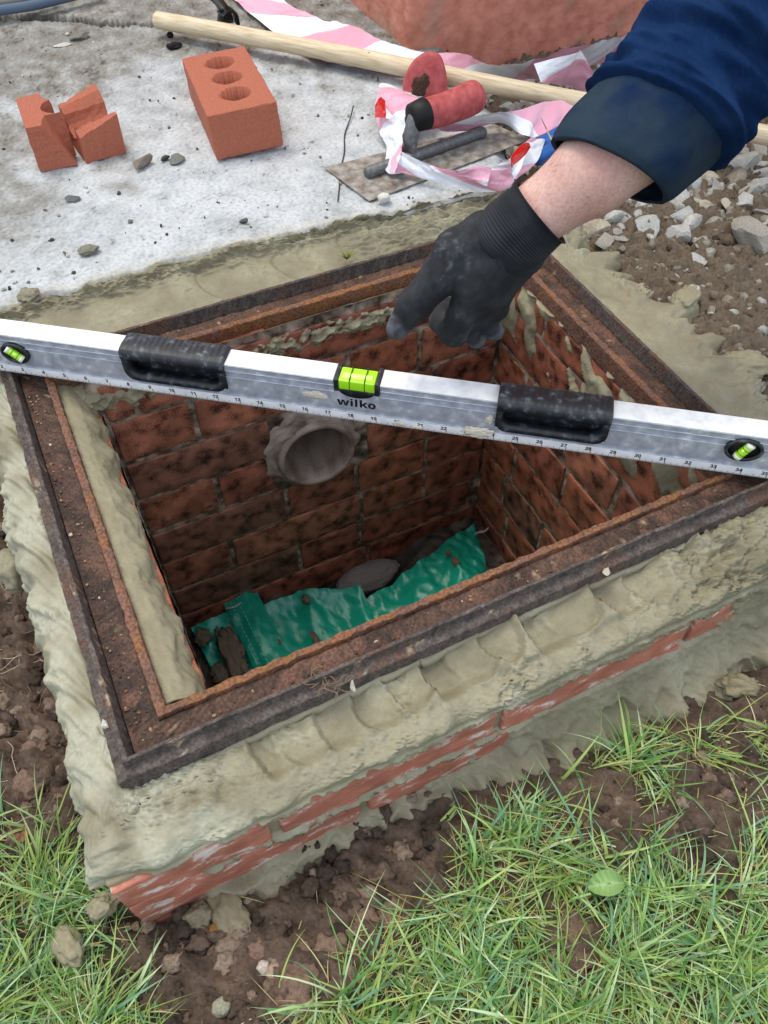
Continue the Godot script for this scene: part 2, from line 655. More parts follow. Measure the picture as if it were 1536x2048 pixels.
	for side in 2:
		var im := Image.create(256, 128, false, Image.FORMAT_RGB8)
		for y in 128:
			for x in 256:
				var on := fposmod((x + y * 0.8) / 256.0, 1.0) < 0.5
				var c := Color(0.90, 0.91, 0.94)
				if on:
					c = Color(0.72, 0.06, 0.02) if side == 0 else Color(0.90, 0.66, 0.74)
				im.set_pixel(x, y, c)
		var tm := StandardMaterial3D.new()
		tm.resource_name = "tape_printed" if side == 0 else "tape_back"
		tm.albedo_texture = ImageTexture.create_from_image(im)
		tm.roughness = 0.22
		tm.backlight_enabled = true
		tm.backlight = Color(0.35, 0.3, 0.3)
		mats[tm.resource_name] = tm

# ---------------------------------------------------------------- ground, slab, wall
func ground_height(x: float, z: float) -> float:
	var side := ss(0.36, 0.46, x) * ss(0.42, 0.12, z)                 # the higher soil beside the right bar
	var h := lerpf(-0.178, -0.04, side)
	if x > 0.4 and z < -0.2:
		h = lerpf(h, -0.06, ss(-0.2, -0.45, z))                        # gravel bed behind
	var away := maxf(0.0, Vector2(maxf(absf(x) - 0.45, 0.0), maxf(z - 0.36, 0.0)).length())
	if side < 0.5:
		h += 0.03 * ss(0.02, 0.16, away)                               # the lawn stands a little above the dug edge
	return h

func bare(x: float, z: float) -> float:                               # 1 on dug soil, 0 on lawn
	var wob: float = nz.low.get_noise_2d(x, z) * 0.035
	var zb := 0.46
	var pts := LAWN
	for i in pts.size() - 1:
		if x >= pts[i].x and x < pts[i + 1].x:
			zb = lerpf(pts[i].z, pts[i + 1].z, (x - pts[i].x) / (pts[i + 1].x - pts[i].x))
	var b := 0.0
	if x > -0.31:
		b = ss(0.02, -0.02, z - zb - 0.014 + wob)
		for q in BALD:
			b = maxf(b, ss(q.y * 1.25, q.y * 0.7, Vector2(x - q.x, z - q.z).length() + wob))
	else:
		var xb := -0.39
		for i in LAWN_L.size() - 1:
			if z >= LAWN_L[i].z and z < LAWN_L[i + 1].z:
				xb = lerpf(LAWN_L[i].x, LAWN_L[i + 1].x, (z - LAWN_L[i].z) / (LAWN_L[i + 1].z - LAWN_L[i].z))
		b = ss(-0.015, 0.02, x - xb + 0.014 + wob) if z > 0.185 else ss(-0.62, -0.5, x + wob)
		if z > 0.43:
			b = ss(-0.41, -0.385, x + wob) * ss(0.75, 0.6, z)
	return b

const LAWN := [Vector3(-0.314, -0.165, 0.461), Vector3(-0.261, -0.165, 0.442), Vector3(-0.179, -0.165, 0.434), Vector3(-0.084, -0.165, 0.383), Vector3(-0.036, -0.165, 0.369), Vector3(0.016, -0.165, 0.388), Vector3(0.071, -0.165, 0.369), Vector3(0.141, -0.165, 0.385), Vector3(0.259, -0.165, 0.424)]
const LAWN_L := [Vector3(-0.486, -0.165, 0.187), Vector3(-0.436, -0.165, 0.242), Vector3(-0.389, -0.165, 0.35), Vector3(-0.404, -0.165, 0.418)]
const BALD := [Vector3(0.045, 0.045, 0.435), Vector3(0.1, 0.05, 0.49), Vector3(0.155, 0.05, 0.475), Vector3(-0.055, 0.022, 0.515), Vector3(0.2, 0.04, 0.44)]

func uneven_steps(dense_lo: float, dense_hi: float, step: float, far: float) -> PackedFloat32Array:
	var a := PackedFloat32Array()
	var out := []
	var d := step * 2.0
	var p := 0.0
	while p < far:
		p += d
		out.append(p)
		d *= 1.45
	for k in range(out.size() - 1, -1, -1):
		a.append(dense_lo - out[k])
	a.append_array(axis_steps(dense_lo, dense_hi, step))
	for q in out:
		a.append(dense_hi + q)
	return a

func ground() -> void:
	var dark := lin(88, 74, 64)
	var mid := lin(130, 109, 95)
	var pale := lin(166, 142, 124)
	var sandy := lin(138, 123, 104)
	var turf := lin(70, 74, 40)
	var f := func(x: float, z: float) -> Vector3:
		if x > -0.37 and x < 0.37 and z > -0.31 and z < 0.318:
			return Vector3(x, -0.72, z)
		var h := ground_height(x, z)
		var near := absf(x) < 1.4 and absf(z) < 1.4
		var b := bare(x, z) if near else 0.0
		var r := 0.0
		if near:
			var ri: float = nz.ridge.get_noise_2d(x, z)
			var c: float = nz.cell.get_noise_2d(x, z)
			r = (0.012 * nz.low.get_noise_2d(x * 1.6, z * 1.6) + 0.006 * ri + 0.007 * nz.mid.get_noise_2d(x, z) - 0.006 * c + 0.0022 * nz.fine.get_noise_2d(x, z)) * (0.45 + 0.75 * b)
		var k: float = 0.5 + 0.7 * nz.patch.get_noise_2d(x * 2.0, z * 2.0) + 0.35 * nz.mid.get_noise_2d(x + 3.0, z)
		var c := mixc(dark, mid, k)
		c = mixc(c, pale, ss(0.8, 1.2, k) * 0.6)
		if x > 0.36 and z < 0.2:
			c = mixc(c, sandy, 0.65)
		if not near or b < 0.5:
			c = mixc(c, turf, 0.45 if near else 1.0)
		_col = c
		h -= (0.014 + 0.012 * ss(0.0, 0.1, x)) * ss(0.06 + 0.03 * ss(0.0, 0.1, x), 0.0, maxf(maxf(absf(x) - 0.38, z - 0.33), 0.0)) * (1.0 if x < 0.37 else 0.0)
		return Vector3(x, h + r, z)
	var o := structure("ground", grid(0 + uneven_steps(-0.75, 1.1, 0.005, 60.0).size(), uneven_steps(-1.0, 0.85, 0.005, 60.0).size(), f, true, false, uneven_steps(-0.75, 1.1, 0.005, 60.0), uneven_steps(-1.0, 0.85, 0.005, 60.0)), mats.soil)
	o.set_meta("label", "dark crumbly soil dug round the chamber, turf beyond")

const SLAB := 0.004     # height of the slab above the frame

func slab_edge(x: float) -> float:                                    # z of the slab's front edge
	return lerpf(-0.366, -0.332, ss(-0.05, 0.38, x)) + 0.006 * nz.low.get_noise_2d(x * 0.8, 4.0) + 0.003 * nz.mid.get_noise_2d(x, 1.0)

func slab() -> void:
	var white := lin(200, 204, 206)
	var grey := lin(150, 154, 155)
	var dirt := lin(122, 117, 106)
	var soot := lin(70, 68, 64)
	var tanc := lin(186, 176, 152)
	var crack_a := [Vector3(-0.179, 0, -1.263), Vector3(-0.103, 0, -1.221), Vector3(-0.049, 0, -1.186), Vector3(-0.016, 0, -1.149), Vector3(0.043, 0, -1.119), Vector3(0.091, 0, -1.086), Vector3(0.164, 0, -1.043)]
	var f := func(u: float, w: float) -> Vector3:
		var e := slab_edge(0.0)
		# u runs to the right, w from the front face back
		var front := slab_edge(lerpf(-1.1, 0.42, u))
		var z := front - 2.2 * pow(w, 1.35)
		var right = 0.405 + maxf(0.0, -z - 0.35) * 0.36 + 0.012 * nz.low.get_noise_2d(z, 8.0) + 0.006 * nz.mid.get_noise_2d(z, 5.0)
		right = minf(right, 0.53)
		var x := lerpf(-1.3, right, u)
		front = slab_edge(x)
		z = front - 2.2 * pow(w, 1.35)
		var y = SLAB + 0.0025 * nz.low.get_noise_2d(x, z) + 0.0012 * nz.mid.get_noise_2d(x, z) + 0.0005 * nz.fine.get_noise_2d(x, z)
		y -= 0.006 * ss(0.02, 0.0, w * 2.2) + 0.012 * ss(0.985, 1.0, u)
		var pt: float = nz.patch.get_noise_2d(x * 0.55, z * 0.55)
		var p2: float = nz.patch.get_noise_2d(x * 2.1 + 7.0, z * 2.1)
		var fi: float = nz.mid.get_noise_2d(x * 1.5, z * 1.5) + 0.6 * nz.fine.get_noise_2d(x, z)
		# the back of the slab and its left corner are trodden with dirt, the front is dusted white
		var d := ss(-0.72, -1.06, z + pt * 0.35 - 0.12 * ss(0.2, 0.5, x)) + 0.75 * ss(-0.12, -0.3, x + pt * 0.25) * ss(-0.42, -0.55, z + p2 * 0.12)
		_col = mixc(white, grey, 0.24 + 0.6 * p2 + 0.26 * fi + 0.3 * d + 0.5 * pt)
		_col = mixc(_col, dirt, clampf(d * 1.25, 0.0, 1.0) * (0.75 + 0.25 * fi + 0.4 * p2))
		_col = mixc(_col, soot, ss(0.5, 0.85, fi * 0.6 + p2 * 0.7 + d * 0.2) * 0.7)
		if w < 0.035:
			_col = mixc(_col, tanc, 0.35 * ss(0.035, 0.01, w))
		for i in crack_a.size() - 1:                                   # the crack runs across the back corner
			var a: Vector3 = crack_a[i]
			var b: Vector3 = crack_a[i + 1]
			var t := clampf((Vector3(x, 0, z) - a).dot(b - a) / (b - a).length_squared(), 0, 1)
			var q := Vector3(x, 0, z).distance_to(a + (b - a) * t + Vector3(0, 0, 0.014 * nz.mid.get_noise_1d(x * 1.4)))
			var wd := lerpf(0.014, 0.004, (i + t) / 6.0)
			y -= 0.012 * ss(wd, wd * 0.3, q)
			_col = mixc(_col, soot, ss(wd * 1.6, wd * 0.4, q) * 0.9)
		return Vector3(x, y, z)
	var us := axis_steps(0.0, 0.35, 0.012)
	us.append_array(axis_steps(0.353, 1.0, 0.0023))
	var ws := PackedFloat32Array()
	for k in 330:
		ws.append(pow(k / 329.0, 1.0))
	structure("concrete_slab", grid(us.size(), ws.size(), f, false, false, us, ws), mats.concrete)
	# its broken front and right faces
	var g := func(u: float, w: float) -> Vector3:
		var p: Vector3
		if u < 0.6:
			var x := lerpf(-1.3, 0.4, u / 0.6)
			p = Vector3(x, SLAB - 0.005, slab_edge(x))
		else:
			var z := lerpf(slab_edge(0.4), -2.4, (u - 0.6) / 0.4)
			p = Vector3(minf(0.405 + maxf(0.0, -z - 0.35) * 0.36, 0.53) + 0.012 * nz.low.get_noise_2d(z, 8.0), SLAB - 0.008, z)
		p.y -= w * 0.14
		var k: float = nz.mid.get_noise_3dv(p) * 0.006 + nz.low.get_noise_3dv(p) * 0.006
		p += (Vector3(0, 0, k) if u < 0.6 else Vector3(k, 0, 0)) - Vector3(0, 0, 0.004) * w
		_col = mixc(lin(190, 184, 166), lin(120, 114, 100), 0.5 + nz.mid.get_noise_3dv(p * 0.7))
		return p
	var o := structure("concrete_slab_edge", grid(500, 14, g, true), mats.concrete)
	o.set_meta("label", "broken edge of the concrete slab")

func wall() -> void:
	var o := thing("masonry_wall", "terracotta painted masonry wall corner standing behind the slab and tape", "wall")
	var g := Geo.new()
	var f := func(p: Vector3, d: Vector3) -> Vector3:
		var k: float = nz.low.get_noise_3dv(p * 0.35) * 0.006 + nz.mid.get_noise_3dv(p * 0.5) * 0.0012
		var bareness := ss(0.34, 0.42, nz.patch.get_noise_3dv(p * 1.1 + Vector3(3, 0, 1)) + 0.35 * ss(0.09, 0.0, absf(p.x + 1.0)) * ss(-0.75, -0.98, p.y))
		_col = mixc(Color(1, 1, 1), Color(0.75, 1.5, 1.75), bareness)
		return p + d * k
	rbox(g, Vector3(2.0, 2.0, 1.4), 0.016, 0.03, f, Transform3D(Basis(), Vector3(0.452 + 1.0, 0.9, -0.79 - 0.7)))
	put("painted_face", g.mesh(), mats.painted_wall, o)
	var c := Geo.new()
	rbox(c, Vector3(2.1, 0.07, 1.5), 0.012, 0.2, null, Transform3D(Basis(), Vector3(1.452, 1.937, -1.49)))
	put("coping", c.mesh(), mats.stone, o)

# ---------------------------------------------------------------- the brick chamber
func brick_mesh(size: Vector3, seed_: int, tone: Color) -> ArrayMesh:
	var g := Geo.new()
	var off := Vector3(seed_ * 0.37, seed_ * 0.11, seed_ * 0.23)
	rbox(g, size, 0.0028, 0.014, func(p: Vector3, d: Vector3) -> Vector3:
		_col = tone * (1.0 + 0.5 * nz.low.get_noise_3dv(p * 0.8 + off * 3.0) + 0.18 * nz.fine.get_noise_3dv(p + off))
		return p + d * (nz.mid.get_noise_3dv(p * 0.6 + off) * 0.0012 + nz.low.get_noise_3dv(p + off) * 0.0014 + nz.fine.get_noise_3dv(p + off) * 0.0006))
	return g.mesh()

func chamber() -> void:
	var o := thing("brick_chamber", "square red brick inspection chamber sunk in the ground, clay pipe in its back wall", "manhole")
	var tones := [lin(176, 116, 94), lin(160, 100, 82), lin(172, 108, 84), lin(148, 104, 88)]
	var kinds := []
	for k in 6:
		kinds.append([brick_mesh(Vector3(0.215, 0.0685, 0.05), k, tones[k % 4]), brick_mesh(Vector3(0.102, 0.0685, 0.05), k + 20, tones[(k + 1) % 4])])
	# inner faces: origin, direction along, depth direction (away from the pit), length, perpends of the odd course, even course
	var faces := [
		["back", Vector3(-0.262, 0, -0.2), Vector3.RIGHT, Vector3.FORWARD, 0.565, true],
		["right", Vector3(0.303, 0, -0.2), Vector3.BACK, Vector3.RIGHT, 0.425, true],
		["left", Vector3(-0.262, 0, 0.225), Vector3.FORWARD, Vector3.LEFT, 0.425, true],
		["front", Vector3(0.303, 0, 0.225), Vector3.LEFT, Vector3.BACK, 0.565, true],
	]
	for fc in faces:
		var org: Vector3 = fc[1]
		var al: Vector3 = fc[2]
		var dp: Vector3 = fc[3]
		var ln: float = fc[4]
		var w := put("inner_wall", wall_backing(org, al, dp, ln), mats.old_mortar, o)
		w.set_meta("label", "%s wall of the chamber, grimy red brick" % fc[0])
		for row in 8:
			var y := -0.043 - row * 0.0752
			var x: float = [-0.165, 0.0, -0.11, -0.185, -0.02, -0.13, -0.2, -0.09][row] if fc[0] == "back" else [-0.13, -0.02][row % 2] - 0.01 * (row % 3)
			var k := row * 5 + int(ln * 100)
			var cuts := []
			if fc[0] == "back":
				cuts = BACK[row]
			else:
				var q := x
				while q < ln:
					cuts.append(q)
					q += 0.226 if row % 3 != 2 else 0.113
				cuts.append(ln)
			for c in cuts.size() - 1:
				var a: float = maxf(cuts[c], 0.0) + 0.0036
				var b: float = minf(cuts[c + 1], ln) - 0.0036
				if b - a < 0.02:
					continue
				k += 1
				if fc[0] == "back" and row in [2, 3] and absf((a + b) / 2.0 - 0.272) < 0.04:
					continue
				var short := b - a < 0.12
				var br := put("brick", kinds[(k * 7 + row) % 6][1 if short else 0], mats.old_brick, w)
				var full := 0.102 if short else 0.215
				var bs := Basis(al, Vector3.UP, al.cross(Vector3.UP)).scaled_local(Vector3((b - a) / full, 1.0 if row > 0 else {"back": 0.8, "right": 0.6, "left": 0.35, "front": 0.35}[fc[0]], 1.0))
				br.transform = Transform3D(bs.rotated(dp, rng.randf_range(-0.008, 0.008)), org + al * ((a + b) / 2.0) + Vector3(0, y - (0.0 if row > 0 else {"back": 0.0065, "right": 0.0128, "left": 0.0215, "front": 0.0215}[fc[0]]) - 0.012 * ((a + b) / 2.0) * (1.0 if fc[0] == "back" else 0.3), 0) + dp * (0.024 + rng.randf_range(-0.0012, 0.0014) + (0.004 if fc[0] == "left" else 0.0)))
	# the outside of the front and left walls: two courses show between the mortar
	var fm := put("outer_wall", outer_backing(), mats.mortar, o)
	fm.set_meta("label", "outside of the front wall, red brick between mortar smears")
	var ox := []
	for k in 3:
		ox.append(brick_mesh(Vector3(0.215, 0.064, 0.09), 40 + k, Color(1, 1, 1)))
	for row in 3:
		for c in 5:
			var b := put("brick", ox[(row + c) % 3], mats.lime_brick, fm)
			var x0: float = -0.388 + c * 0.226 - [0.085, 0.0, 0.12][row]
			var x1: float = minf(x0 + 0.216, 0.4)
			x0 = maxf(x0, -0.388)
			if x1 - x0 < 0.04:
				b.free()
				continue
			b.transform = Transform3D(Basis().scaled_local(Vector3((x1 - x0) / 0.215, 0.8 if row == 0 else 1.0, 1)), Vector3((x0 + x1) / 2.0, -0.081 - row * 0.0665 - 0.01 * ss(-0.2, 0.2, (x0 + x1) / 2.0) - (0.006 if row == 0 else 0.0), 0.2905))
		for c in 3:
			var s := put("brick", ox[(row + c + 1) % 3], mats.lime_brick, fm)
			s.transform = Transform3D(Basis(Vector3.UP, PI / 2).scaled_local(Vector3(1, 0.8 if row == 0 else 1.0, 1)), Vector3(-0.3425, (-0.006 if row == 0 else 0.0) - 0.081 - row * 0.0665, 0.13 - c * 0.226 + 0.01 * row))
	# clay pipe through the back wall
	var pg := Geo.new()
	var prof := [[0.0, 0.0625, 0.03], [0.008, 0.063, 0.0], [0.0105, 0.0612, -0.003], [0.0105, 0.0555, -0.002], [0.008, 0.0535, 0.002], [-0.012, 0.0527, 0.0], [-0.03, 0.0525, 0.0], [-0.05, 0.0523, 0.0], [-0.075, 0.052, 0.0], [-0.11, 0.0517, 0.0], [-0.16, 0.0515, 0.0], [-0.3, 0.051, 0.0]]
	prof[0][0] = -0.02
	var rings := prof.size()
	for i in rings:
		for k in 40:
			var a := TAU * k / 40
			var rr: float = prof[i][1] * (1.0 + 0.012 * nz.low.get_noise_2d(cos(a) * 0.06, sin(a) * 0.06 + i * 0.01))
			var sh: float = 1.0 + 0.2 * nz.low.get_noise_2d(k * 0.02, i * 0.03)
			pg.vert(Vector3(cos(a) * rr, sin(a) * rr, prof[i][0] - 0.004), mixc(lin(196, 178, 166), lin(136, 114, 100), 0.4 + nz.low.get_noise_3d(cos(a) * 0.05, sin(a) * 0.05, prof[i][0]) * 1.2 + 0.4 * nz.mid.get_noise_3d(cos(a) * 0.05, sin(a) * 0.05, prof[i][0]) + (sh - 1.0)))
	for i in rings - 1:
		for k in 40:
			var a := i * 40 + k
			var b := i * 40 + (k + 1) % 40
			pg.quad(a, b, b + 40, a + 40)
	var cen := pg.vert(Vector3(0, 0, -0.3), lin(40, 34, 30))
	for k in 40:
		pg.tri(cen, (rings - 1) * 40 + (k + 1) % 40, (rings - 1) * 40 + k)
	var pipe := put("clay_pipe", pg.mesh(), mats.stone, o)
	pipe.position = Vector3(-0.001, -0.245, -0.188)
	pipe.scale = Vector3(0.93, 0.93, 1.0)
	pipe.rotation_degrees = Vector3(-3, -4, 0)
	pipe.set_meta("label", "round clay pipe end in the back wall")
	# grey mortar packed round the pipe
	var packed := grid(73, 16, func(u: float, w: float) -> Vector3:
		var an := u * TAU
		var edge = 0.072 + 0.016 * nz.low.get_noise_2d(cos(an) * 0.05, sin(an) * 0.05) + 0.006 * nz.mid.get_noise_2d(cos(an) * 0.05, sin(an) * 0.05) + (0.012 if sin(an) > 0.2 and cos(an) < 0.2 else 0.0)
		var r := lerpf(0.0565, edge, w)
		var p := Vector3(-0.001 + cos(an) * r, -0.245 + sin(an) * r, -0.190)
		p.z += -0.003 - 0.010 * w * w + 0.005 * nz.low.get_noise_3dv(p * 1.4) * (1.0 - w) + 0.003 * nz.mid.get_noise_3dv(p)
		_col = mixc(lin(178, 164, 150), lin(110, 96, 84), 0.3 + 1.2 * nz.patch.get_noise_3dv(p * 3.0) + 0.5 * nz.mid.get_noise_3dv(p))
		return p, true, true)
	put("pipe_mortar", packed, mats.mortar, o)
	# bottom: benching with an open channel, its far end domed
	var fl := grid(60, 50, func(u: float, w: float) -> Vector3:
		var x := lerpf(-0.28, 0.32, u)
		var z := lerpf(-0.22, 0.25, w)
		var y: float = -0.625 + 0.05 * ss(0.05, 0.16, absf(x - 0.05)) + 0.006 * nz.low.get_noise_2d(x, z) + 0.004 * nz.mid.get_noise_2d(x, z)
		_col = mixc(lin(120, 112, 104), lin(62, 56, 52), 0.5 + nz.patch.get_noise_2d(x * 2, z * 2))
		return Vector3(x, y, z), true)
	put("benching", fl, mats.old_mortar, o)
	var dm := Geo.new()
	lump(dm, 4, Vector3.ZERO, Vector3(0.060, 0.024, 0.03), 0.12, 5, lin(170, 160, 154), 0.06)
	var dome := put("channel_pipe", dm.mesh(), mats.stone, o)
	dome.position = Vector3(0.072, -0.603, -0.178)

# perpends of the back wall, metres from its left corner, read course by course
const BACK := [[-0.16, 0.04, 0.222, 0.448, 0.66], [-0.05, 0.104, 0.322, 0.432, 0.64], [-0.02, 0.202, 0.345, 0.46, 0.7], [-0.1, 0.112, 0.198, 0.345, 0.565], [-0.02, 0.21, 0.328, 0.452, 0.66], [-0.1, 0.11, 0.335, 0.452, 0.565], [-0.01, 0.218, 0.33, 0.55, 0.66], [-0.1, 0.12, 0.345, 0.565]]

func wall_backing(org: Vector3, al: Vector3, dp: Vector3, ln: float) -> ArrayMesh:
	return grid(int(ln / 0.005), 125, func(u: float, w: float) -> Vector3:
		var p: Vector3 = org + al * (u * (ln + 0.02) - 0.01) + dp * 0.0014 + Vector3(0, lerpf(-0.012 if al == Vector3.RIGHT else (-0.034 if al == Vector3.BACK else -0.062), -0.632, w), 0)
		var k: float = nz.mid.get_noise_3dv(p) * 0.0012 + nz.low.get_noise_3dv(p * 1.3) * 0.0014 + nz.fine.get_noise_3dv(p) * 0.0004
		_col = mixc(lin(196, 184, 168), lin(92, 78, 68), 0.55 + 1.3 * nz.patch.get_noise_3dv(p * 2.5) + 0.4 * nz.mid.get_noise_3dv(p))
		if al == Vector3.RIGHT and Vector2(p.x + 0.001, p.y + 0.245).length() < 0.056:      # the pipe runs through here
			return p + dp * 0.4
		return p - dp * k, true)

func outer_backing() -> ArrayMesh:
	var g := Geo.new()
	rbox(g, Vector3(0.79, 0.2, 0.085), 0.004, 0.05, func(p: Vector3, _d: Vector3) -> Vector3:
		_col = lin(150, 140, 114)
		return p, Transform3D(Basis(), Vector3(0.005, -0.155, 0.288)))
	rbox(g, Vector3(0.085, 0.2, 0.6), 0.004, 0.05, func(p: Vector3, _d: Vector3) -> Vector3:
		_col = lin(150, 140, 114)
		return p, Transform3D(Basis(), Vector3(-0.34, -0.155, -0.05)))
	rbox(g, Vector3(0.085, 0.2, 0.6), 0.004, 0.05, null, Transform3D(Basis(), Vector3(0.352, -0.155, -0.03)))
	rbox(g, Vector3(0.64, 0.2, 0.1), 0.004, 0.05, null, Transform3D(Basis(), Vector3(0.005, -0.155, -0.3)))
	return g.mesh()

# ---------------------------------------------------------------- wet mortar round the frame
const PROF := [   # (distance out from the frame, height) for the left, front, right and back sides
	[[0.003, -0.03], [0.009, -0.0145], [0.023, -0.017], [0.036, -0.027], [0.044, -0.045], [0.048, -0.068], [0.047, -0.09], [0.042, -0.112], [0.038, -0.13], [0.036, -0.15], [0.036, -0.17], [0.04, -0.2], [0.05, -0.23]],
	[[0.003, -0.04], [0.009, -0.027], [0.024, -0.030], [0.042, -0.0345], [0.059, -0.040], [0.0698, -0.046], [0.0722, -0.054], [0.0722, -0.062], [0.0716, -0.09], [0.0716, -0.14], [0.076, -0.165], [0.088, -0.187], [0.105, -0.235]],
	[[-0.004, -0.03], [0.004, -0.008], [0.022, -0.009], [0.04, -0.012], [0.055, -0.015], [0.068, -0.018], [0.08, -0.022], [0.09, -0.028], [0.098, -0.034], [0.106, -0.042], [0.114, -0.054], [0.12, -0.07], [0.13, -0.1]],
	[[-0.004, -0.03], [0.004, -0.01], [0.018, -0.009], [0.034, -0.009], [0.048, -0.010], [0.06, -0.010], [0.07, -0.011], [0.078, -0.011], [0.086, -0.009], [0.093, -0.006], [0.099, -0.003], [0.104, -0.003], [0.114, -0.02]],
]

func prof_at(side: int, t: float) -> Vector2:
	var n: int = PROF[side].size() - 1
	var k := mini(int(t * n), n - 1)
	var q := t * n - k
	var a = PROF[side][k]
	var b = PROF[side][k + 1]
	var p = PROF[side][maxi(k - 1, 0)]
	var d = PROF[side][mini(k + 2, n)]
	return Vector2(cubic_interpolate(a[0], b[0], p[0], d[0], q), cubic_interpolate(a[1], b[1], p[1], d[1], q))

func ring_samples(hx: float, hz: float, step: float, fan: int) -> Array:   # [point, outward, side, share of the next side]
	var a := []
	var cs := [[Vector2(-hx, -hz), Vector2(-hx, hz), Vector2(-1, 0)], [Vector2(-hx, hz), Vector2(hx, hz), Vector2(0, 1)], [Vector2(hx, hz), Vector2(hx, -hz), Vector2(1, 0)], [Vector2(hx, -hz), Vector2(-hx, -hz), Vector2(0, -1)]]
	for s in 4:
		var n := int(cs[s][0].distance_to(cs[s][1]) / step)
		for k in n:
			a.append([cs[s][0].lerp(cs[s][1], float(k) / n), cs[s][2], s, 0.0])
		for k in fan:
			var t := float(k) / fan
			var o: Vector2 = cs[s][2].slerp(cs[(s + 1) % 4][2], t)
			a.append([cs[s][1], o / maxf(absf(o.x), absf(o.y)) * lerpf(1.0, 0.93, sin(t * PI)), s, t])
	a.append(a[0])
	return a

func scallop(x: float, q: float, period: float) -> float:            # crescents left by the trowel, each ending in a ridge
	var ph := (x + 0.02 * q * q + 0.008 * sin(x * 31.0)) / period
	var k := floorf(ph)
	var f := ph - k
	var amp := 0.6 + 0.4 * sin(k * 2.4 + 1.0)
	return amp * (f * f - 0.3) * (1.0 - ss(0.86, 1.0, f) * 1.0)

func scoops(x: float, q: float, period: float, rx: float, rq: float) -> float:   # overlapping hollows pressed by a round trowel point, each cutting into the one on its left
	var k0 := int(floor(x / period))
	var h := 0.3
	for k in range(k0 - 2, k0 + 3):
		var j := sin(k * 12.9898) * 43758.5453
		j -= floorf(j)
		var j2 := fposmod(j * 7.31, 1.0)
		var cx := (k + 0.35 * j) * period
		var cq := 0.34 + 0.16 * (j2 - 0.5)
		var e := Vector2((x - cx) / (rx * (0.85 + 0.3 * j2)), (q - cq) / (rq * (0.85 + 0.3 * j)))
		var d := e.length_squared()
		if d < 1.0:
			h = lerpf(h, -(0.6 + 0.5 * j) * (0.25 * (1.0 - d) + 0.8 * (0.5 - 0.5 * e.x)), ss(1.0, 0.84, d))
	return h

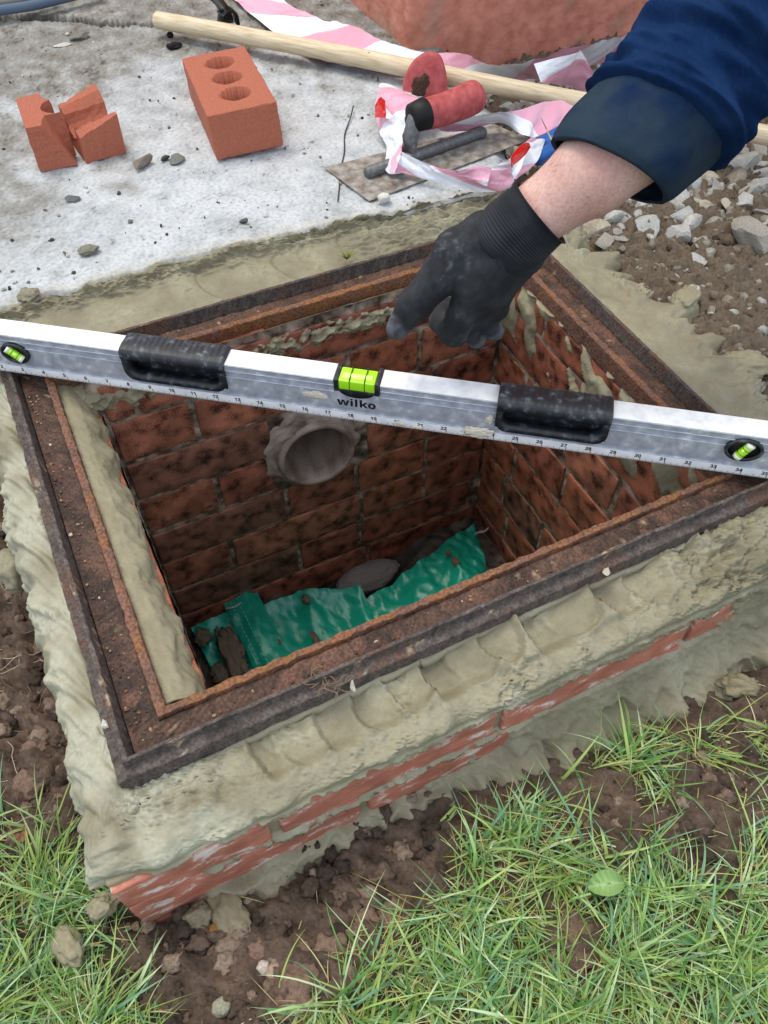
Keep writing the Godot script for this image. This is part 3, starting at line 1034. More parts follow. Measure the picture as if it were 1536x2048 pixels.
func mortar_ring() -> void:
	var wet := lin(136, 129, 106)
	var light := lin(163, 157, 132)
	var dry := lin(178, 177, 156)
	var sm := ring_samples(HX, HZ, 0.0025, 26)
	var nv := 156
	var f := func(u: float, t: float) -> Vector3:
		var s = sm[int(round(u * (sm.size() - 1)))]
		var sd: int = s[2]
		var w: float = s[3]
		var a := prof_at(sd, t)
		var tn := prof_at(sd, minf(t + 0.01, 1.0)) - prof_at(sd, maxf(t - 0.01, 0.0))
		if w > 0.0:
			a = a.lerp(prof_at((sd + 1) % 4, t), ss(0.0, 1.0, w))
			tn = tn.lerp(prof_at((sd + 1) % 4, minf(t + 0.01, 1.0)) - prof_at((sd + 1) % 4, maxf(t - 0.01, 0.0)), w)
		var nrm := Vector2(-tn.y, tn.x).normalized()
		var wt := [0.0, 0.0, 0.0, 0.0]
		wt[sd] += 1.0 - ss(0.0, 1.0, w)
		wt[(sd + 1) % 4] += ss(0.0, 1.0, w)
		var c: Vector2 = s[0]
		var x: float = c.x + s[1].x * a.x
		var z: float = c.y + s[1].y * a.x
		var lo: float = nz.low.get_noise_3d(x, a.y, z)
		var mi: float = nz.mid.get_noise_3d(x, a.y, z)
		var fi: float = nz.fine.get_noise_3d(x, a.y, z)
		var ri: float = nz.ridge.get_noise_3d(x * 1.2, a.y * 1.2, z * 1.2)
		var pa: float = nz.patch.get_noise_3d(x * 1.4, a.y, z * 1.4)
		var rough := ss(0.08, 0.36, pa)                              # trowelled smooth in places, crumbly in others
		var d := lo * 0.0035 + (mi * 0.003 + maxf(ri - 0.1, 0.0) * 0.006 + fi * 0.0014) * (0.03 + rough * (0.55 if wt[3] + wt[2] > 0.5 else 0.8))
		var end := ss(0.0, 0.12, t)
		if wt[1] > 0.0:
			var fr := 0.0
			var top := ss(0.31, 0.25, t) * ss(0.04, 0.11, t)
			var heap := ss(0.12, 0.25, x)
			var corner := ss(-0.22, -0.3, x)
			fr += top * (1.0 - heap) * (1.0 - corner) * (scoops(x + 0.012 * t + lo * 0.006, (t - 0.07) / 0.2, 0.034 + 0.008 * ss(0.0, 0.15, x), 0.0225 + 0.006 * ss(0.0, 0.15, x), 0.9) + 0.02) * 0.025
			fr += ss(0.45, 0.37, t) * ss(0.02, 0.1, t) * heap * (0.014 * lo + 0.007 * nz.clump.get_noise_3d(x, a.y, z) + 0.008 * scallop(z * 1.5 + x * 0.4, x * 2.0, 0.03) + 0.003 * mi)
			fr += top * corner * (0.004 * lo + 0.005 * nz.clump.get_noise_3d(x, a.y, z) + 0.003 * mi + 0.002 * fi + 0.003)
			fr += ss(0.23, 0.29, t) * ss(0.48, 0.41, t) * (0.0015 + 0.004 * lo + (0.35 + 0.8 * rough) * (0.0035 * nz.clump.get_noise_3d(x, a.y, z) + 0.003 * mi + 0.0022 * fi))        # the uneven lip
			if t > 0.5:
				# brick shows where the smear is thinner than the face of the brick
				var yy := a.y + 0.010 * ss(-0.25, 0.2, x)
				var e := 0.0025
				var course := ss(-0.059, -0.063, yy + mi * 0.005 + lo * 0.016) * ss(-0.115, -0.112, yy + lo * 0.005)
				var course2 := ss(-0.120, -0.124, yy + mi * 0.006 + lo * 0.008) * ss(-0.168, -0.162, yy + lo * 0.012) * ss(0.03, -0.05, x + lo * 0.05)
				course *= ss(0.27, 0.21, x + mi * 0.03)
				e -= (course + course2) * 0.012
				e += 0.0022 * mi + 0.0012 * fi
				var low := ss(-0.152, -0.172, yy + lo * 0.02)
				e += low * (0.004 + 0.014 * ss(-0.3, -0.05, x) * scoops(x + lo * 0.008, (t - 0.74) * 4.0, 0.034, 0.022, 0.8) + 0.006 * lo)
				e += ss(0.25, 0.36, x) * (0.010 + 0.012 * ss(-0.02, 0.3, lo) + 0.008 * ss(-0.1, -0.16, yy)) * ss(0.55, 0.62, t)
				e -= 0.02 * ss(-0.31, -0.36, x) * ss(-0.07, -0.08, yy) * ss(1.0, 0.9, t)
				d = d * 0.25
				fr = lerpf(fr, e, ss(0.5, 0.56, t))
			d += fr * wt[1]
			var flow = ss(-0.13, 0.02, x + lo * 0.05) * (0.7 + 0.5 * nz.low.get_noise_1d(x * 0.9))                          # mortar run out over the soil
			a.x += wt[1] * flow * ss(0.70, 0.97, t) * 0.042
			a.y += wt[1] * ss(0.85, 1.0, t) * (0.012 * lo + 0.016 * flow + 0.006 * mi)
		if wt[0] > 0.0:
			var r2 := sin((z * 0.8 + a.x * 2.2 + lo * 0.03) * 95.0)
			d += wt[0] * end * (0.0006 * r2 + 0.006 * nz.low.get_noise_2d((z + a.x * 2.0) * 1.25, a.x) + 0.003 * mi * ss(0.3, 0.5, t))
			a.x += wt[0] * (0.010 * nz.low.get_noise_1d(z * 0.7) + 0.002 * nz.mid.get_noise_1d(z)) * ss(0.1, 0.35, t)
		if wt[2] > 0.0:
			a.x *= 1.0 + wt[2] * (0.14 + 0.36 * nz.low.get_noise_1d(z * 0.8 + 3.0) + 0.12 * nz.mid.get_noise_1d(z) - 0.2 * ss(-0.02, -0.25, z)) * ss(0.1, 0.6, t)
			d += wt[2] * end * (0.006 * ss(0.0, 0.5, lo) + 0.006 * maxf(ri, 0.0) * rough) * ss(0.1, 0.4, t)
		if wt[3] > 0.0:
			d += wt[3] * end * ss(0.95, 0.8, t) * (0.005 * scoops(x - z * 0.4, t * 1.5, 0.05, 0.032, 0.6) * ss(0.22, 0.1, absf(x - 0.02)) + ss(0.05, 0.2, x) * 0.012 * nz.streak.get_noise_2d(x * 0.28 + 0.1 * z, z * 0.95 - 0.3 * x) + ss(0.45, 0.75, t) * (0.012 * nz.streak.get_noise_2d(x * 0.22, z * 0.8 - 0.15 * x + 7.0) + 0.004 * nz.clump.get_noise_3d(x, 0.0, z) + 0.002 * mi))
			a.x += wt[3] * ss(0.5, 1.0, t) * (slab_edge(x) * -1.0 - 0.364)
		d *= end
		a += nrm * d
		a.y -= 0.008 * wt[1] * ss(-0.2, -0.31, x) * ss(0.3, 0.1, t)
		x = c.x + s[1].x * a.x
		z = c.y + s[1].y * a.x
		var tone: float = 0.45 + 0.9 * pa + 0.25 * mi + 0.25 * wt[0] - 0.15 * wt[3]
		_col = mixc(wet, light, tone)
		_col = mixc(_col, dry, ss(0.15, 0.5, wt[0] * 0.35 + ss(-0.2, -0.33, x) * wt[1] * 0.45 * ss(0.6, 0.4, t) + pa * 0.5) * 0.8)
		return Vector3(x, a.y, z)
	var ring := grid(sm.size(), nv, f, true, true)
	var o := thing("mortar_bedding", "wet greenish grey mortar trowelled in ridges all round the rusty frame", "mortar")
	put("outer_bed", ring, mats.mortar, o)
	mats.mortar_thing = o

# mortar on the inner side, below the frame's lip
const PROF_IN := [
	[[-0.006, -0.03], [0.0, -0.018], [0.008, -0.018], [0.017, -0.022], [0.0235, -0.029], [0.029, -0.038], [0.0328, -0.046], [0.0345, -0.054], [0.033, -0.062], [0.028, -0.07]],
	[[-0.006, -0.03], [0.0, -0.025], [0.002, -0.027], [0.004, -0.03], [0.006, -0.034], [0.007, -0.04], [0.006, -0.05], [0.004, -0.06], [0.002, -0.07], [-0.004, -0.09]],
	[[-0.01, -0.03], [0.0, -0.028], [0.002, -0.03], [0.003, -0.034], [0.004, -0.04], [0.004, -0.05], [0.004, -0.065], [0.003, -0.085], [0.002, -0.11], [-0.008, -0.14]],
	[[-0.006, -0.03], [0.004, -0.024], [0.011, -0.025], [0.018, -0.028], [0.0225, -0.034], [0.0240, -0.041], [0.0235, -0.047], [0.021, -0.053], [0.018, -0.060], [0.008, -0.08]],
]

func inner_fillet() -> void:
	var sm := ring_samples(0.3015, 0.2215, 0.003, 2)
	var light := lin(166, 159, 132)
	var wet := lin(140, 131, 106)
	var f := func(u: float, t: float) -> Vector3:
		var s = sm[int(round(u * (sm.size() - 1)))]
		var sd: int = s[2]
		var c: Vector2 = s[0]
		var n: int = PROF_IN[0].size() - 1
		var k := mini(int(t * n), n - 1)
		var q := t * n - k
		var a := Vector2(PROF_IN[sd][k][0], PROF_IN[sd][k][1]).lerp(Vector2(PROF_IN[sd][k + 1][0], PROF_IN[sd][k + 1][1]), q)
		if s[3] > 0.0:
			var b2 := Vector2(PROF_IN[(sd + 1) % 4][k][0], PROF_IN[(sd + 1) % 4][k][1]).lerp(Vector2(PROF_IN[(sd + 1) % 4][k + 1][0], PROF_IN[(sd + 1) % 4][k + 1][1]), q)
			a = a.lerp(b2, s[3])
		var x: float = c.x - s[1].x * a.x
		var z: float = c.y - s[1].y * a.x
		var lo: float = nz.low.get_noise_3d(x, a.y, z)
		var mi: float = nz.mid.get_noise_3d(x, a.y, z)
		var fi: float = nz.fine.get_noise_3d(x, a.y, z)
		var ri: float = nz.ridge.get_noise_3d(x, a.y, z)
		var d := lo * 0.003 + mi * 0.0016 + fi * 0.0006
		if sd == 0:
			d += 0.003 * lo * ss(0.2, 0.6, t) + 0.0015 * maxf(ri, 0.0) + 0.002 * ss(0.1, 0.5, nz.low.get_noise_1d(z * 0.8)) * ss(0.3, 0.6, t)
			a.y -= 0.012 * nz.low.get_noise_1d(z + 2.0) * ss(0.5, 0.8, t)
		elif sd == 2:
			d += -0.012 * ss(-0.25, 0.1, nz.low.get_noise_3d(x, a.y * 0.8 + z * 0.7, z * 0.6)) + 0.003
			d += 0.004 * ss(0.4, 0.1, t)
		elif sd == 3:
			d += 0.005 * mi + 0.005 * maxf(ri, 0.0)
			a.y += 0.012 * (nz.low.get_noise_1d(x) - 0.3 * ss(0.0, -0.1, x)) * ss(0.4, 0.9, t) + 0.008 * mi * ss(0.5, 0.9, t)
		a.x += d * ss(0.0, 0.25, t)
		_col = mixc(wet, light, 0.55 + 0.6 * nz.patch.get_noise_3d(x * 2, a.y * 2, z * 2) + 0.3 * mi)
		return Vector3(c.x - s[1].x * a.x, a.y, c.y - s[1].y * a.x)
	put("inner_fillet", grid(sm.size(), 40, f, false, true), mats.mortar, mats.mortar_thing)

# ---------------------------------------------------------------- the iron frame
func ring_sweep(prof: Array, f: Callable) -> ArrayMesh:              # closed profile of (inward distance, height)
	var sm := []
	var cs := [Vector2(-HX, -HZ), Vector2(-HX, HZ), Vector2(HX, HZ), Vector2(HX, -HZ)]
	for s in 4:
		var a: Vector2 = cs[s]
		var b: Vector2 = cs[(s + 1) % 4]
		var n := int(a.distance_to(b) / 0.004)
		for k in n:
			var t := float(k) / n
			# the corner mitres: inward offset along both axes at the ends
			sm.append([a, b, t])
	sm.append(sm[0])
	var np := prof.size()
	return grid(sm.size(), np + 1, func(u: float, w: float) -> Vector3:
		var s = sm[int(round(u * (sm.size() - 1)))]
		var q = prof[int(round(w * np)) % np]
		var fz: float = 0.8 if q[0] > 0.0 else 1.0                          # the front bar is narrower
		var ia := Vector2(s[0].x - signf(s[0].x) * q[0], s[0].y - signf(s[0].y) * q[0] * (fz if s[0].y > 0.0 else 1.0))
		var ib := Vector2(s[1].x - signf(s[1].x) * q[0], s[1].y - signf(s[1].y) * q[0] * (fz if s[1].y > 0.0 else 1.0))
		var p: Vector2 = ia.lerp(ib, s[2])
		return f.call(Vector3(p.x, q[1], p.y), w), true, true)

func frame() -> void:
	var o := thing("iron_frame", "old rusty rectangular cast iron cover frame bedded in wet mortar", "frame")
	var black := lin(84, 79, 76)
	var steel := lin(132, 127, 123)
	var brown := lin(116, 94, 82)
	var orange := lin(164, 118, 76)
	var red := lin(146, 112, 96)
	var rim := [[-0.009, -0.046], [-0.009, -0.028], [-0.009, -0.0155], [-0.0086, -0.0140], [-0.0075, -0.0130], [-0.004, -0.0122], [-0.0012, -0.0114], [-0.0002, -0.0102], [0.0, -0.006], [0.0, -0.0012], [0.0004, -0.0003], [0.0011, 0.0], [0.0036, 0.0], [0.0044, -0.0003], [0.0049, -0.0012], [0.0058, -0.008], [0.0072, -0.0145], [0.009, -0.018], [0.009, -0.046]]
	var bed := [[0.0095, -0.0165], [0.016, -0.016], [0.022, -0.015], [0.028, -0.0145], [0.034, -0.0135], [0.0375, -0.0135], [0.0375, -0.024], [0.0095, -0.024]]
	var lip := [[0.0362, -0.02], [0.0360, -0.012], [0.0362, -0.0075], [0.0368, -0.0066], [0.0395, -0.0062], [0.0432, -0.0060], [0.0443, -0.0064], [0.0448, -0.0075], [0.0449, -0.014], [0.0449, -0.022], [0.0448, -0.0295], [0.0442, -0.0308], [0.042, -0.0312], [0.038, -0.0312]]
	var paint := func(p: Vector3, which: int) -> Vector3:
		var lo: float = nz.low.get_noise_3dv(p * 1.5)
		var mi: float = nz.mid.get_noise_3dv(p * 1.4)
		var fi: float = nz.fine.get_noise_3dv(p)
		var pa: float = nz.patch.get_noise_3dv(p * 1.6)
		if which == 0:
			_col = mixc(black, steel, 0.45 + 0.9 * mi + 0.5 * pa)
			_col = mixc(_col, brown, ss(0.05, 0.4, pa + mi * 0.5 + (0.2 if p.z < -0.2 or p.x > 0.3 else -0.1)))
			_col = mixc(_col, lin(196, 186, 160), ss(0.42, 0.5, pa * 0.5 + lo * 0.4 + fi * 0.5) * 0.85)
			return p + Vector3(mi, fi, lo) * 0.0008
		if which == 1:
			_col = mixc(brown, lin(72, 62, 57), 0.4 + 0.9 * mi + pa + (0.2 if p.x < -0.3 else 0.0))
			_col = mixc(_col, red, ss(0.0, 0.35, lo + fi * 0.3) * 0.8 if p.z > 0.2 or p.x > 0.3 else ss(0.2, 0.5, lo) * 0.5)
			_col = mixc(_col, lin(190, 170, 140), ss(0.5, 0.6, fi * 0.9 + mi * 0.3))
			return p + Vector3(0, 1, 0) * (0.0016 * mi + 0.001 * fi + 0.0012 * maxf(lo, 0.0))
		_col = mixc(red, orange, 0.3 + 1.2 * lo + 0.7 * mi + (0.5 if p.z < -0.2 else (0.25 if p.z > 0.2 else -0.25)))
		_col = mixc(_col, brown, ss(0.1, 0.4, pa + fi * 0.5) * 0.7)
		return p + Vector3(0.0018 * mi, 0.0012 * fi + 0.0008 * mi, 0.0024 * nz.mid.get_noise_3dv(p + Vector3(5, 0, 0)))
	put("outer_rim", ring_sweep(rim, func(p: Vector3, _w: float) -> Vector3: return paint.call(p, 0)), mats.rust, o)
	put("channel_bed", ring_sweep(bed, func(p: Vector3, _w: float) -> Vector3: return paint.call(p, 1)), mats.rust, o)
	put("inner_lip", ring_sweep(lip, func(p: Vector3, _w: float) -> Vector3: return paint.call(p, 2)), mats.rust, o)
	# flakes of rust and grit caught in the channel
	var g := Geo.new()
	var r := RandomNumberGenerator.new()
	r.seed = 5
	for k in 420:
		var t := r.randf()
		var d := r.randf_range(0.012, 0.035)
		var p := Vector3(-HX + d, -0.0145, lerpf(-0.24, 0.25, t))
		if k % 3 == 1:
			p = Vector3(lerpf(-0.33, 0.32, t), -0.0145, HZ - d)
		elif k % 9 == 2:
			p = Vector3(lerpf(-0.3, 0.3, t), -0.0145, -HZ + d)
		var s := r.randf_range(0.0003, 0.0012)
		lump(g, 1, p, Vector3(s * r.randf_range(0.8, 2.0), s * 0.7, s * r.randf_range(0.8, 2.0)), 0.5, k, [lin(150, 120, 96), lin(70, 56, 48), lin(120, 80, 60), lin(186, 174, 156) if k % 28 == 3 else lin(92, 76, 64)][k % 4])
	var gr := put("rust_flakes", g.mesh(), mats.plain, o)
	gr.set_meta("kind", "stuff")

# ---------------------------------------------------------------- the spirit level
func slab_box(g: Geo, lo: Vector3, hi: Vector3, r := 0.0006) -> void:
	rbox(g, hi - lo, r, 0.5, null, Transform3D(Basis(), (lo + hi) / 2.0))

func rounded(w: float, h: float, r: float, per := 6) -> PackedVector2Array:
	var a := PackedVector2Array()
	for q in 4:
		var c := Vector2((w / 2 - r) * [1, -1, -1, 1][q], (h / 2 - r) * [1, 1, -1, -1][q])
		for k in per + 1:
			var an := PI / 2 * (q + float(k) / per)
			a.append(c + Vector2(cos(an), sin(an)) * r)
	return a

func plate(g: Geo, outer: PackedVector2Array, inner: PackedVector2Array, at: Vector3, depth: float, col := Color.WHITE) -> void:   # a ring plate facing +z between two outlines of equal length
	var n := outer.size()
	var b := g.v.size()
	for z in [0.0, -depth]:
		for pl in [outer, inner]:
			for q in pl:
				g.vert(at + Vector3(q.x, q.y, z), col)
	for k in n:
		var j := (k + 1) % n
		g.quad(b + k, b + j, b + n + j, b + n + k)
		g.quad(b + k, b + 2 * n + k, b + 2 * n + j, b + j)
		g.quad(b + n + k, b + n + j, b + 3 * n + j, b + 3 * n + k)
		g.quad(b + 2 * n + k, b + 3 * n + k, b + 3 * n + j, b + 2 * n + j)

func ellipse(a: float, b: float, n := 36) -> PackedVector2Array:
	var o := PackedVector2Array()
	for k in n:
		o.append(Vector2(cos(TAU * k / n) * a, sin(TAU * k / n) * b))
	return o

func vial(parent: Node3D, at: Vector3, turn: float, r: float, length: float) -> void:
	var g := Geo.new()
	var pts := []
	var rad := []
	for k in 13:
		var t := k / 12.0
		pts.append(Vector3(lerpf(-0.5, 0.5, t) * length * 0.62, 0, 0))
		rad.append(r)
	tube(g, pts, rad, 20)
	var v := put("vial_tube", g.mesh(), mats.vial_lime, parent)
	v.position = at
	v.rotation.z = turn
	var e := Geo.new()
	tube(e, [Vector3(-length * 0.5, 0, 0), Vector3(-length * 0.311, 0, 0)], [r * 1.02, r * 1.02], 20)
	tube(e, [Vector3(length * 0.311, 0, 0), Vector3(length * 0.5, 0, 0)], [r * 1.02, r * 1.02], 20)
	put("end_cap", e.mesh(), mats.vial_white, v)
	var l := Geo.new()
	for s in [-1.0, 1.0]:
		tube(l, [Vector3(s * length * 0.17 - 0.0003, 0, 0), Vector3(s * length * 0.17 + 0.0003, 0, 0)], [r * 1.03, r * 1.03], 20)
	put("marker_line", l.mesh(), mats.ink, v)
	var b := Geo.new()
	lump(b, 3, Vector3(length * 0.04, r * 0.5, r * 0.62), Vector3(length * 0.13, r * 0.42, r * 0.3), 0.0, 1, Color.WHITE, 0.0)
	put("bubble", b.mesh(), mats.vial_pale, v)

func text_on(parent: Node3D, called: String, s: String, height: float, at: Vector3, weight: int, m: Material) -> MeshInstance3D:
	var tm := TextMesh.new()
	var f := SystemFont.new()
	f.font_names = PackedStringArray(["Droid Sans"])
	f.font_weight = weight
	tm.font = f
	tm.text = s
	tm.font_size = 64
	tm.pixel_size = height / 46.0
	tm.depth = 0.0002
	var o := put(called, tm, m, parent)
	o.position = at
	return o

func spirit_level() -> void:
	var o := thing("spirit_level", "long silver spirit level with black handles lying diagonally across the iron frame", "spirit level")
	var u := Vector3(0.79884, 0, 0.60155)
	o.transform = Transform3D(Basis(u, Vector3.UP, Vector3(-0.60155, 0, 0.79884)), Vector3(-0.3856, 0.0012, -0.2766))
	var H := 0.055
	var D := 0.026
	var L0 := -0.02
	var L1 := 0.935
	var hand := [[0.2034, 0.3184], [0.6086, 0.7228]]
	var g := Geo.new()
	var segs := [[L0, hand[0][0]], [hand[0][1], 0.4375], [0.4865, hand[1][0]], [hand[1][1], L1]]
	for s in segs:                                                    # web, flanges and the ridges between the printed lines
		slab_box(g, Vector3(s[0], 0.0125, -D + 0.003), Vector3(s[1], 0.0385, -0.0012))
		slab_box(g, Vector3(s[0], 0.0385, -D), Vector3(s[1], 0.0395, 0.0004))
		slab_box(g, Vector3(s[0], 0.0395, -D + 0.001), Vector3(s[1], 0.047, -0.0016))
		slab_box(g, Vector3(s[0], 0.047, -D), Vector3(s[1], 0.0482, 0.0004))
		slab_box(g, Vector3(s[0], 0.0482, -D + 0.001), Vector3(s[1], 0.0525, -0.0008))
		slab_box(g, Vector3(s[0], 0.0525, -D), Vector3(s[1], H, 0.0))
	for s in [[hand[0][0], hand[0][1]], [hand[1][0], hand[1][1]]]:
		slab_box(g, Vector3(s[0], 0.0125, -D + 0.003), Vector3(s[1], 0.0185, -0.0012))
	slab_box(g, Vector3(0.4375, 0.0125, -D + 0.003), Vector3(0.4865, 0.041, -0.0012))
	slab_box(g, Vector3(L0, 0.0113, -D), Vector3(L1, 0.0125, 0.0004))
	put("body", g.mesh(), mats.aluminium, o)
	var sc := Geo.new()
	slab_box(sc, Vector3(L0, 0.0, -D), Vector3(L1, 0.0113, 0.0), 0.0004)
	put("scale_face", sc.mesh(), mats.scale_and_sky_white, o)
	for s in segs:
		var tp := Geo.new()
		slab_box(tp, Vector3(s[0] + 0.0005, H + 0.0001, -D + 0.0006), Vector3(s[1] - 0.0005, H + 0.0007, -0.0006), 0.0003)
		put("top_sky_sheen", tp.mesh(), mats.scale_and_sky_white, o)  # sky reflected in the aluminium top, put in as white colour
	# ruler
	var tk := Geo.new()
	for k in range(0, 37 * 16):
		var h := 0.0016
		if k % 16 == 0:
			h = 0.0048
		elif k % 8 == 0:
			h = 0.0036
		elif k % 4 == 0:
			h = 0.0028
		var x := k * 0.0254 / 16.0
		var wd := 0.00022 if k % 16 else 0.0003
		var b := tk.vert(Vector3(x - wd, 0.0004, 0.00025))
		tk.vert(Vector3(x + wd, 0.0004, 0.00025))
		tk.vert(Vector3(x + wd, 0.0004 + h, 0.00025))
		tk.vert(Vector3(x - wd, 0.0004 + h, 0.00025))
		tk.quad(b, b + 1, b + 2, b + 3)
	var marks := put("ruler_marks", tk.mesh(), mats.ink, o)
	marks.set_meta("kind", "stuff")
	for k in range(1, 37):
		text_on(o, "ruler_number", str(k), 0.0036, Vector3(k * 0.0254 - 0.0028, 0.0072, 0.0002), 600, mats.ink)
	var logo := text_on(o, "lettering", "wilko", 0.0108, Vector3(0.4615, 0.0250, -0.0009), 800, mats.ink)
	logo.scale = Vector3(1.1, 0.92, 1.0)
	logo.set_meta("label", "black wilko lettering under the middle vial")
	# handles
	for h in hand:
		var x0: float = h[0]
		var x1: float = h[1]
		var cx := (x0 + x1) / 2.0
		var w := x1 - x0
		var grip := Node3D.new()
		grip.name = numbered("handle", o)
		o.add_child(grip, true)
		var gg := Geo.new()
		var pro := [[-D - 0.004, 0.036], [-D - 0.005, 0.05], [-D - 0.003, 0.0575], [-D + 0.002, 0.0605], [-0.006, 0.0612], [0.001, 0.0602], [0.0045, 0.0575], [0.0052, 0.053], [0.0046, 0.0485], [0.001, 0.0470], [-0.006, 0.0465], [-0.02, 0.0465]]
		var np := pro.size()
		var st := 92
		for i in st + 1:
			var x := lerpf(x0, x1, float(i) / st)
			var inset := 0.0008 * (1.0 if i == 0 or i == st else 0.0)
			var rib := 0.0005 * ss(0.25, 0.7, sin(i * TAU / 5.0)) * ss(1.0, 4.0, minf(i, st - i))
			for k in np:
				var q := Vector2(pro[k][0], pro[k][1])
				var c := Vector2(-D / 2, 0.05)
				if k >= 1 and k <= 7:
					q -= (q - c).normalized() * (rib + inset)
				gg.vert(Vector3(x, q.y, q.x))
		for i in st:
			for k in np:
				var a := i * np + k
				var b := i * np + (k + 1) % np
				gg.quad(a, b, b + np, a + np)
		for e in [0, st]:
			var c := gg.vert(Vector3(x0 if e == 0 else x1, 0.05, -D / 2))
			for k in np:
				var a: int = e * np + k
				var b: int = e * np + (k + 1) % np
				if e == 0:
					gg.tri(c, b, a)
				else:
					gg.tri(c, a, b)
		put("grip", gg.mesh(), mats.black_rubber, grip)
		var fr := Geo.new()
		plate(fr, rounded(w, 0.0395, 0.013), rounded(w - 0.013, 0.0255, 0.009), Vector3(cx, 0.0382, 0.0038), 0.012)
		put("surround", fr.mesh(), mats.black_rubber, grip)
		var pk := Geo.new()
		slab_box(pk, Vector3(x0 + 0.0004, 0.0187, -D + 0.0034), Vector3(x1 - 0.0004, 0.0424, -D + 0.012))
		slab_box(pk, Vector3(x0 + 0.0006, 0.0188, -D + 0.012), Vector3(x0 + 0.007, 0.0424, -0.002))
		slab_box(pk, Vector3(x1 - 0.007, 0.0188, -D + 0.012), Vector3(x1 - 0.0006, 0.0424, -0.002))
		slab_box(pk, Vector3(x0 + 0.007, 0.0188, -D + 0.012), Vector3(x1 - 0.007, 0.0235, -0.002))
		put("recess", pk.mesh(), mats.black_rubber, grip)
	# oval plumb vials near both ends
	for q in [[0.0745, 0.0318, 0.0165, 0.0135, -0.72], [0.8555, 0.037, 0.0185, 0.0145, 1.15]]:
		var hs := Geo.new()
		plate(hs, ellipse(q[2], q[3]), ellipse(q[2] - 0.003, q[3] - 0.003), Vector3(q[0], q[1], 0.0028), 0.004)
		var bz := put("vial_bezel", hs.mesh(), mats.black_rubber, o)
		var dk := Geo.new()
		plate(dk, ellipse(q[2] - 0.0028, q[3] - 0.0028), ellipse(0.0002, 0.0002), Vector3(q[0], q[1], 0.0006), 0.0015)
		put("socket", dk.mesh(), mats.pit_black, bz)
		vial(o, Vector3(q[0], q[1], 0.0022), q[4], 0.0046, 0.021)
	# middle vial let into the top edge
	var md := Geo.new()
	for x in [[0.4378, 0.4425], [0.4815, 0.4862]]:
		slab_box(md, Vector3(x[0], 0.0412, -D), Vector3(x[1], 0.0572, 0.0012))
	slab_box(md, Vector3(0.4425, 0.0412, -D), Vector3(0.4815, 0.044, 0.0008))
	var half := PackedVector2Array()
	for k in 24:
		var a := PI + PI * k / 23.0
		half.append(Vector2(cos(a) * 0.0185, sin(a) * 0.0085))
	var hb := md.v.size()
	for q in half:
		md.vert(Vector3(0.462 + q.x, 0.0435 + q.y, 0.0012))
	for q in half:
		md.vert(Vector3(0.462 + q.x, 0.0435 + q.y, -0.002))
	var hc := md.vert(Vector3(0.462, 0.0435, 0.0012))
	for k in 23:
		md.tri(hc, hb + k, hb + k + 1)
		md.quad(hb + k, hb + 24 + k, hb + 25 + k, hb + k + 1)
	put("vial_housing", md.mesh(), mats.black_rubber, o)
	var bl := Geo.new()
	slab_box(bl, Vector3(0.4426, 0.0441, -0.021), Vector3(0.4814, 0.0568, 0.0006), 0.0015)
	put("vial_block", bl.mesh(), mats.vial_lime, o)
	var vt := Geo.new()
	tube(vt, [Vector3(0.446, 0.0535, -0.0085), Vector3(0.478, 0.0535, -0.0085)], [0.0052, 0.0052], 20)
	put("vial_tube", vt.mesh(), mats.vial_pale, o)
	var vl := Geo.new()
	for x in [0.4545, 0.4705]:
		slab_box(vl, Vector3(x - 0.0004, 0.0445, -0.0205), Vector3(x + 0.0004, 0.0591, 0.0009), 0.0001)
	put("marker_line", vl.mesh(), flat("vial_mark", Color(0.16, 0.36, 0.05), 0.3), o)
	# dried splashes of mortar on the web
	for q in [[0.416, 0.029, 0.012, 0.005], [0.603, 0.028, 0.004, 0.006], [0.59, 0.008, 0.017, 0.007], [0.508, 0.006, 0.006, 0.003], [0.528, 0.0035, 0.007, 0.002]]:
		var sp := Geo.new()
		lump(sp, 3, Vector3.ZERO, Vector3(q[2], q[3], 0.0009), 0.9, int(q[0] * 1000), lin(214, 204, 186), 0.1)
		var s := put("mortar_splash", sp.mesh(), mats.plain, o)
		s.position = Vector3(q[0], q[1], -0.001 if q[1] > 0.012 else 0.0002)

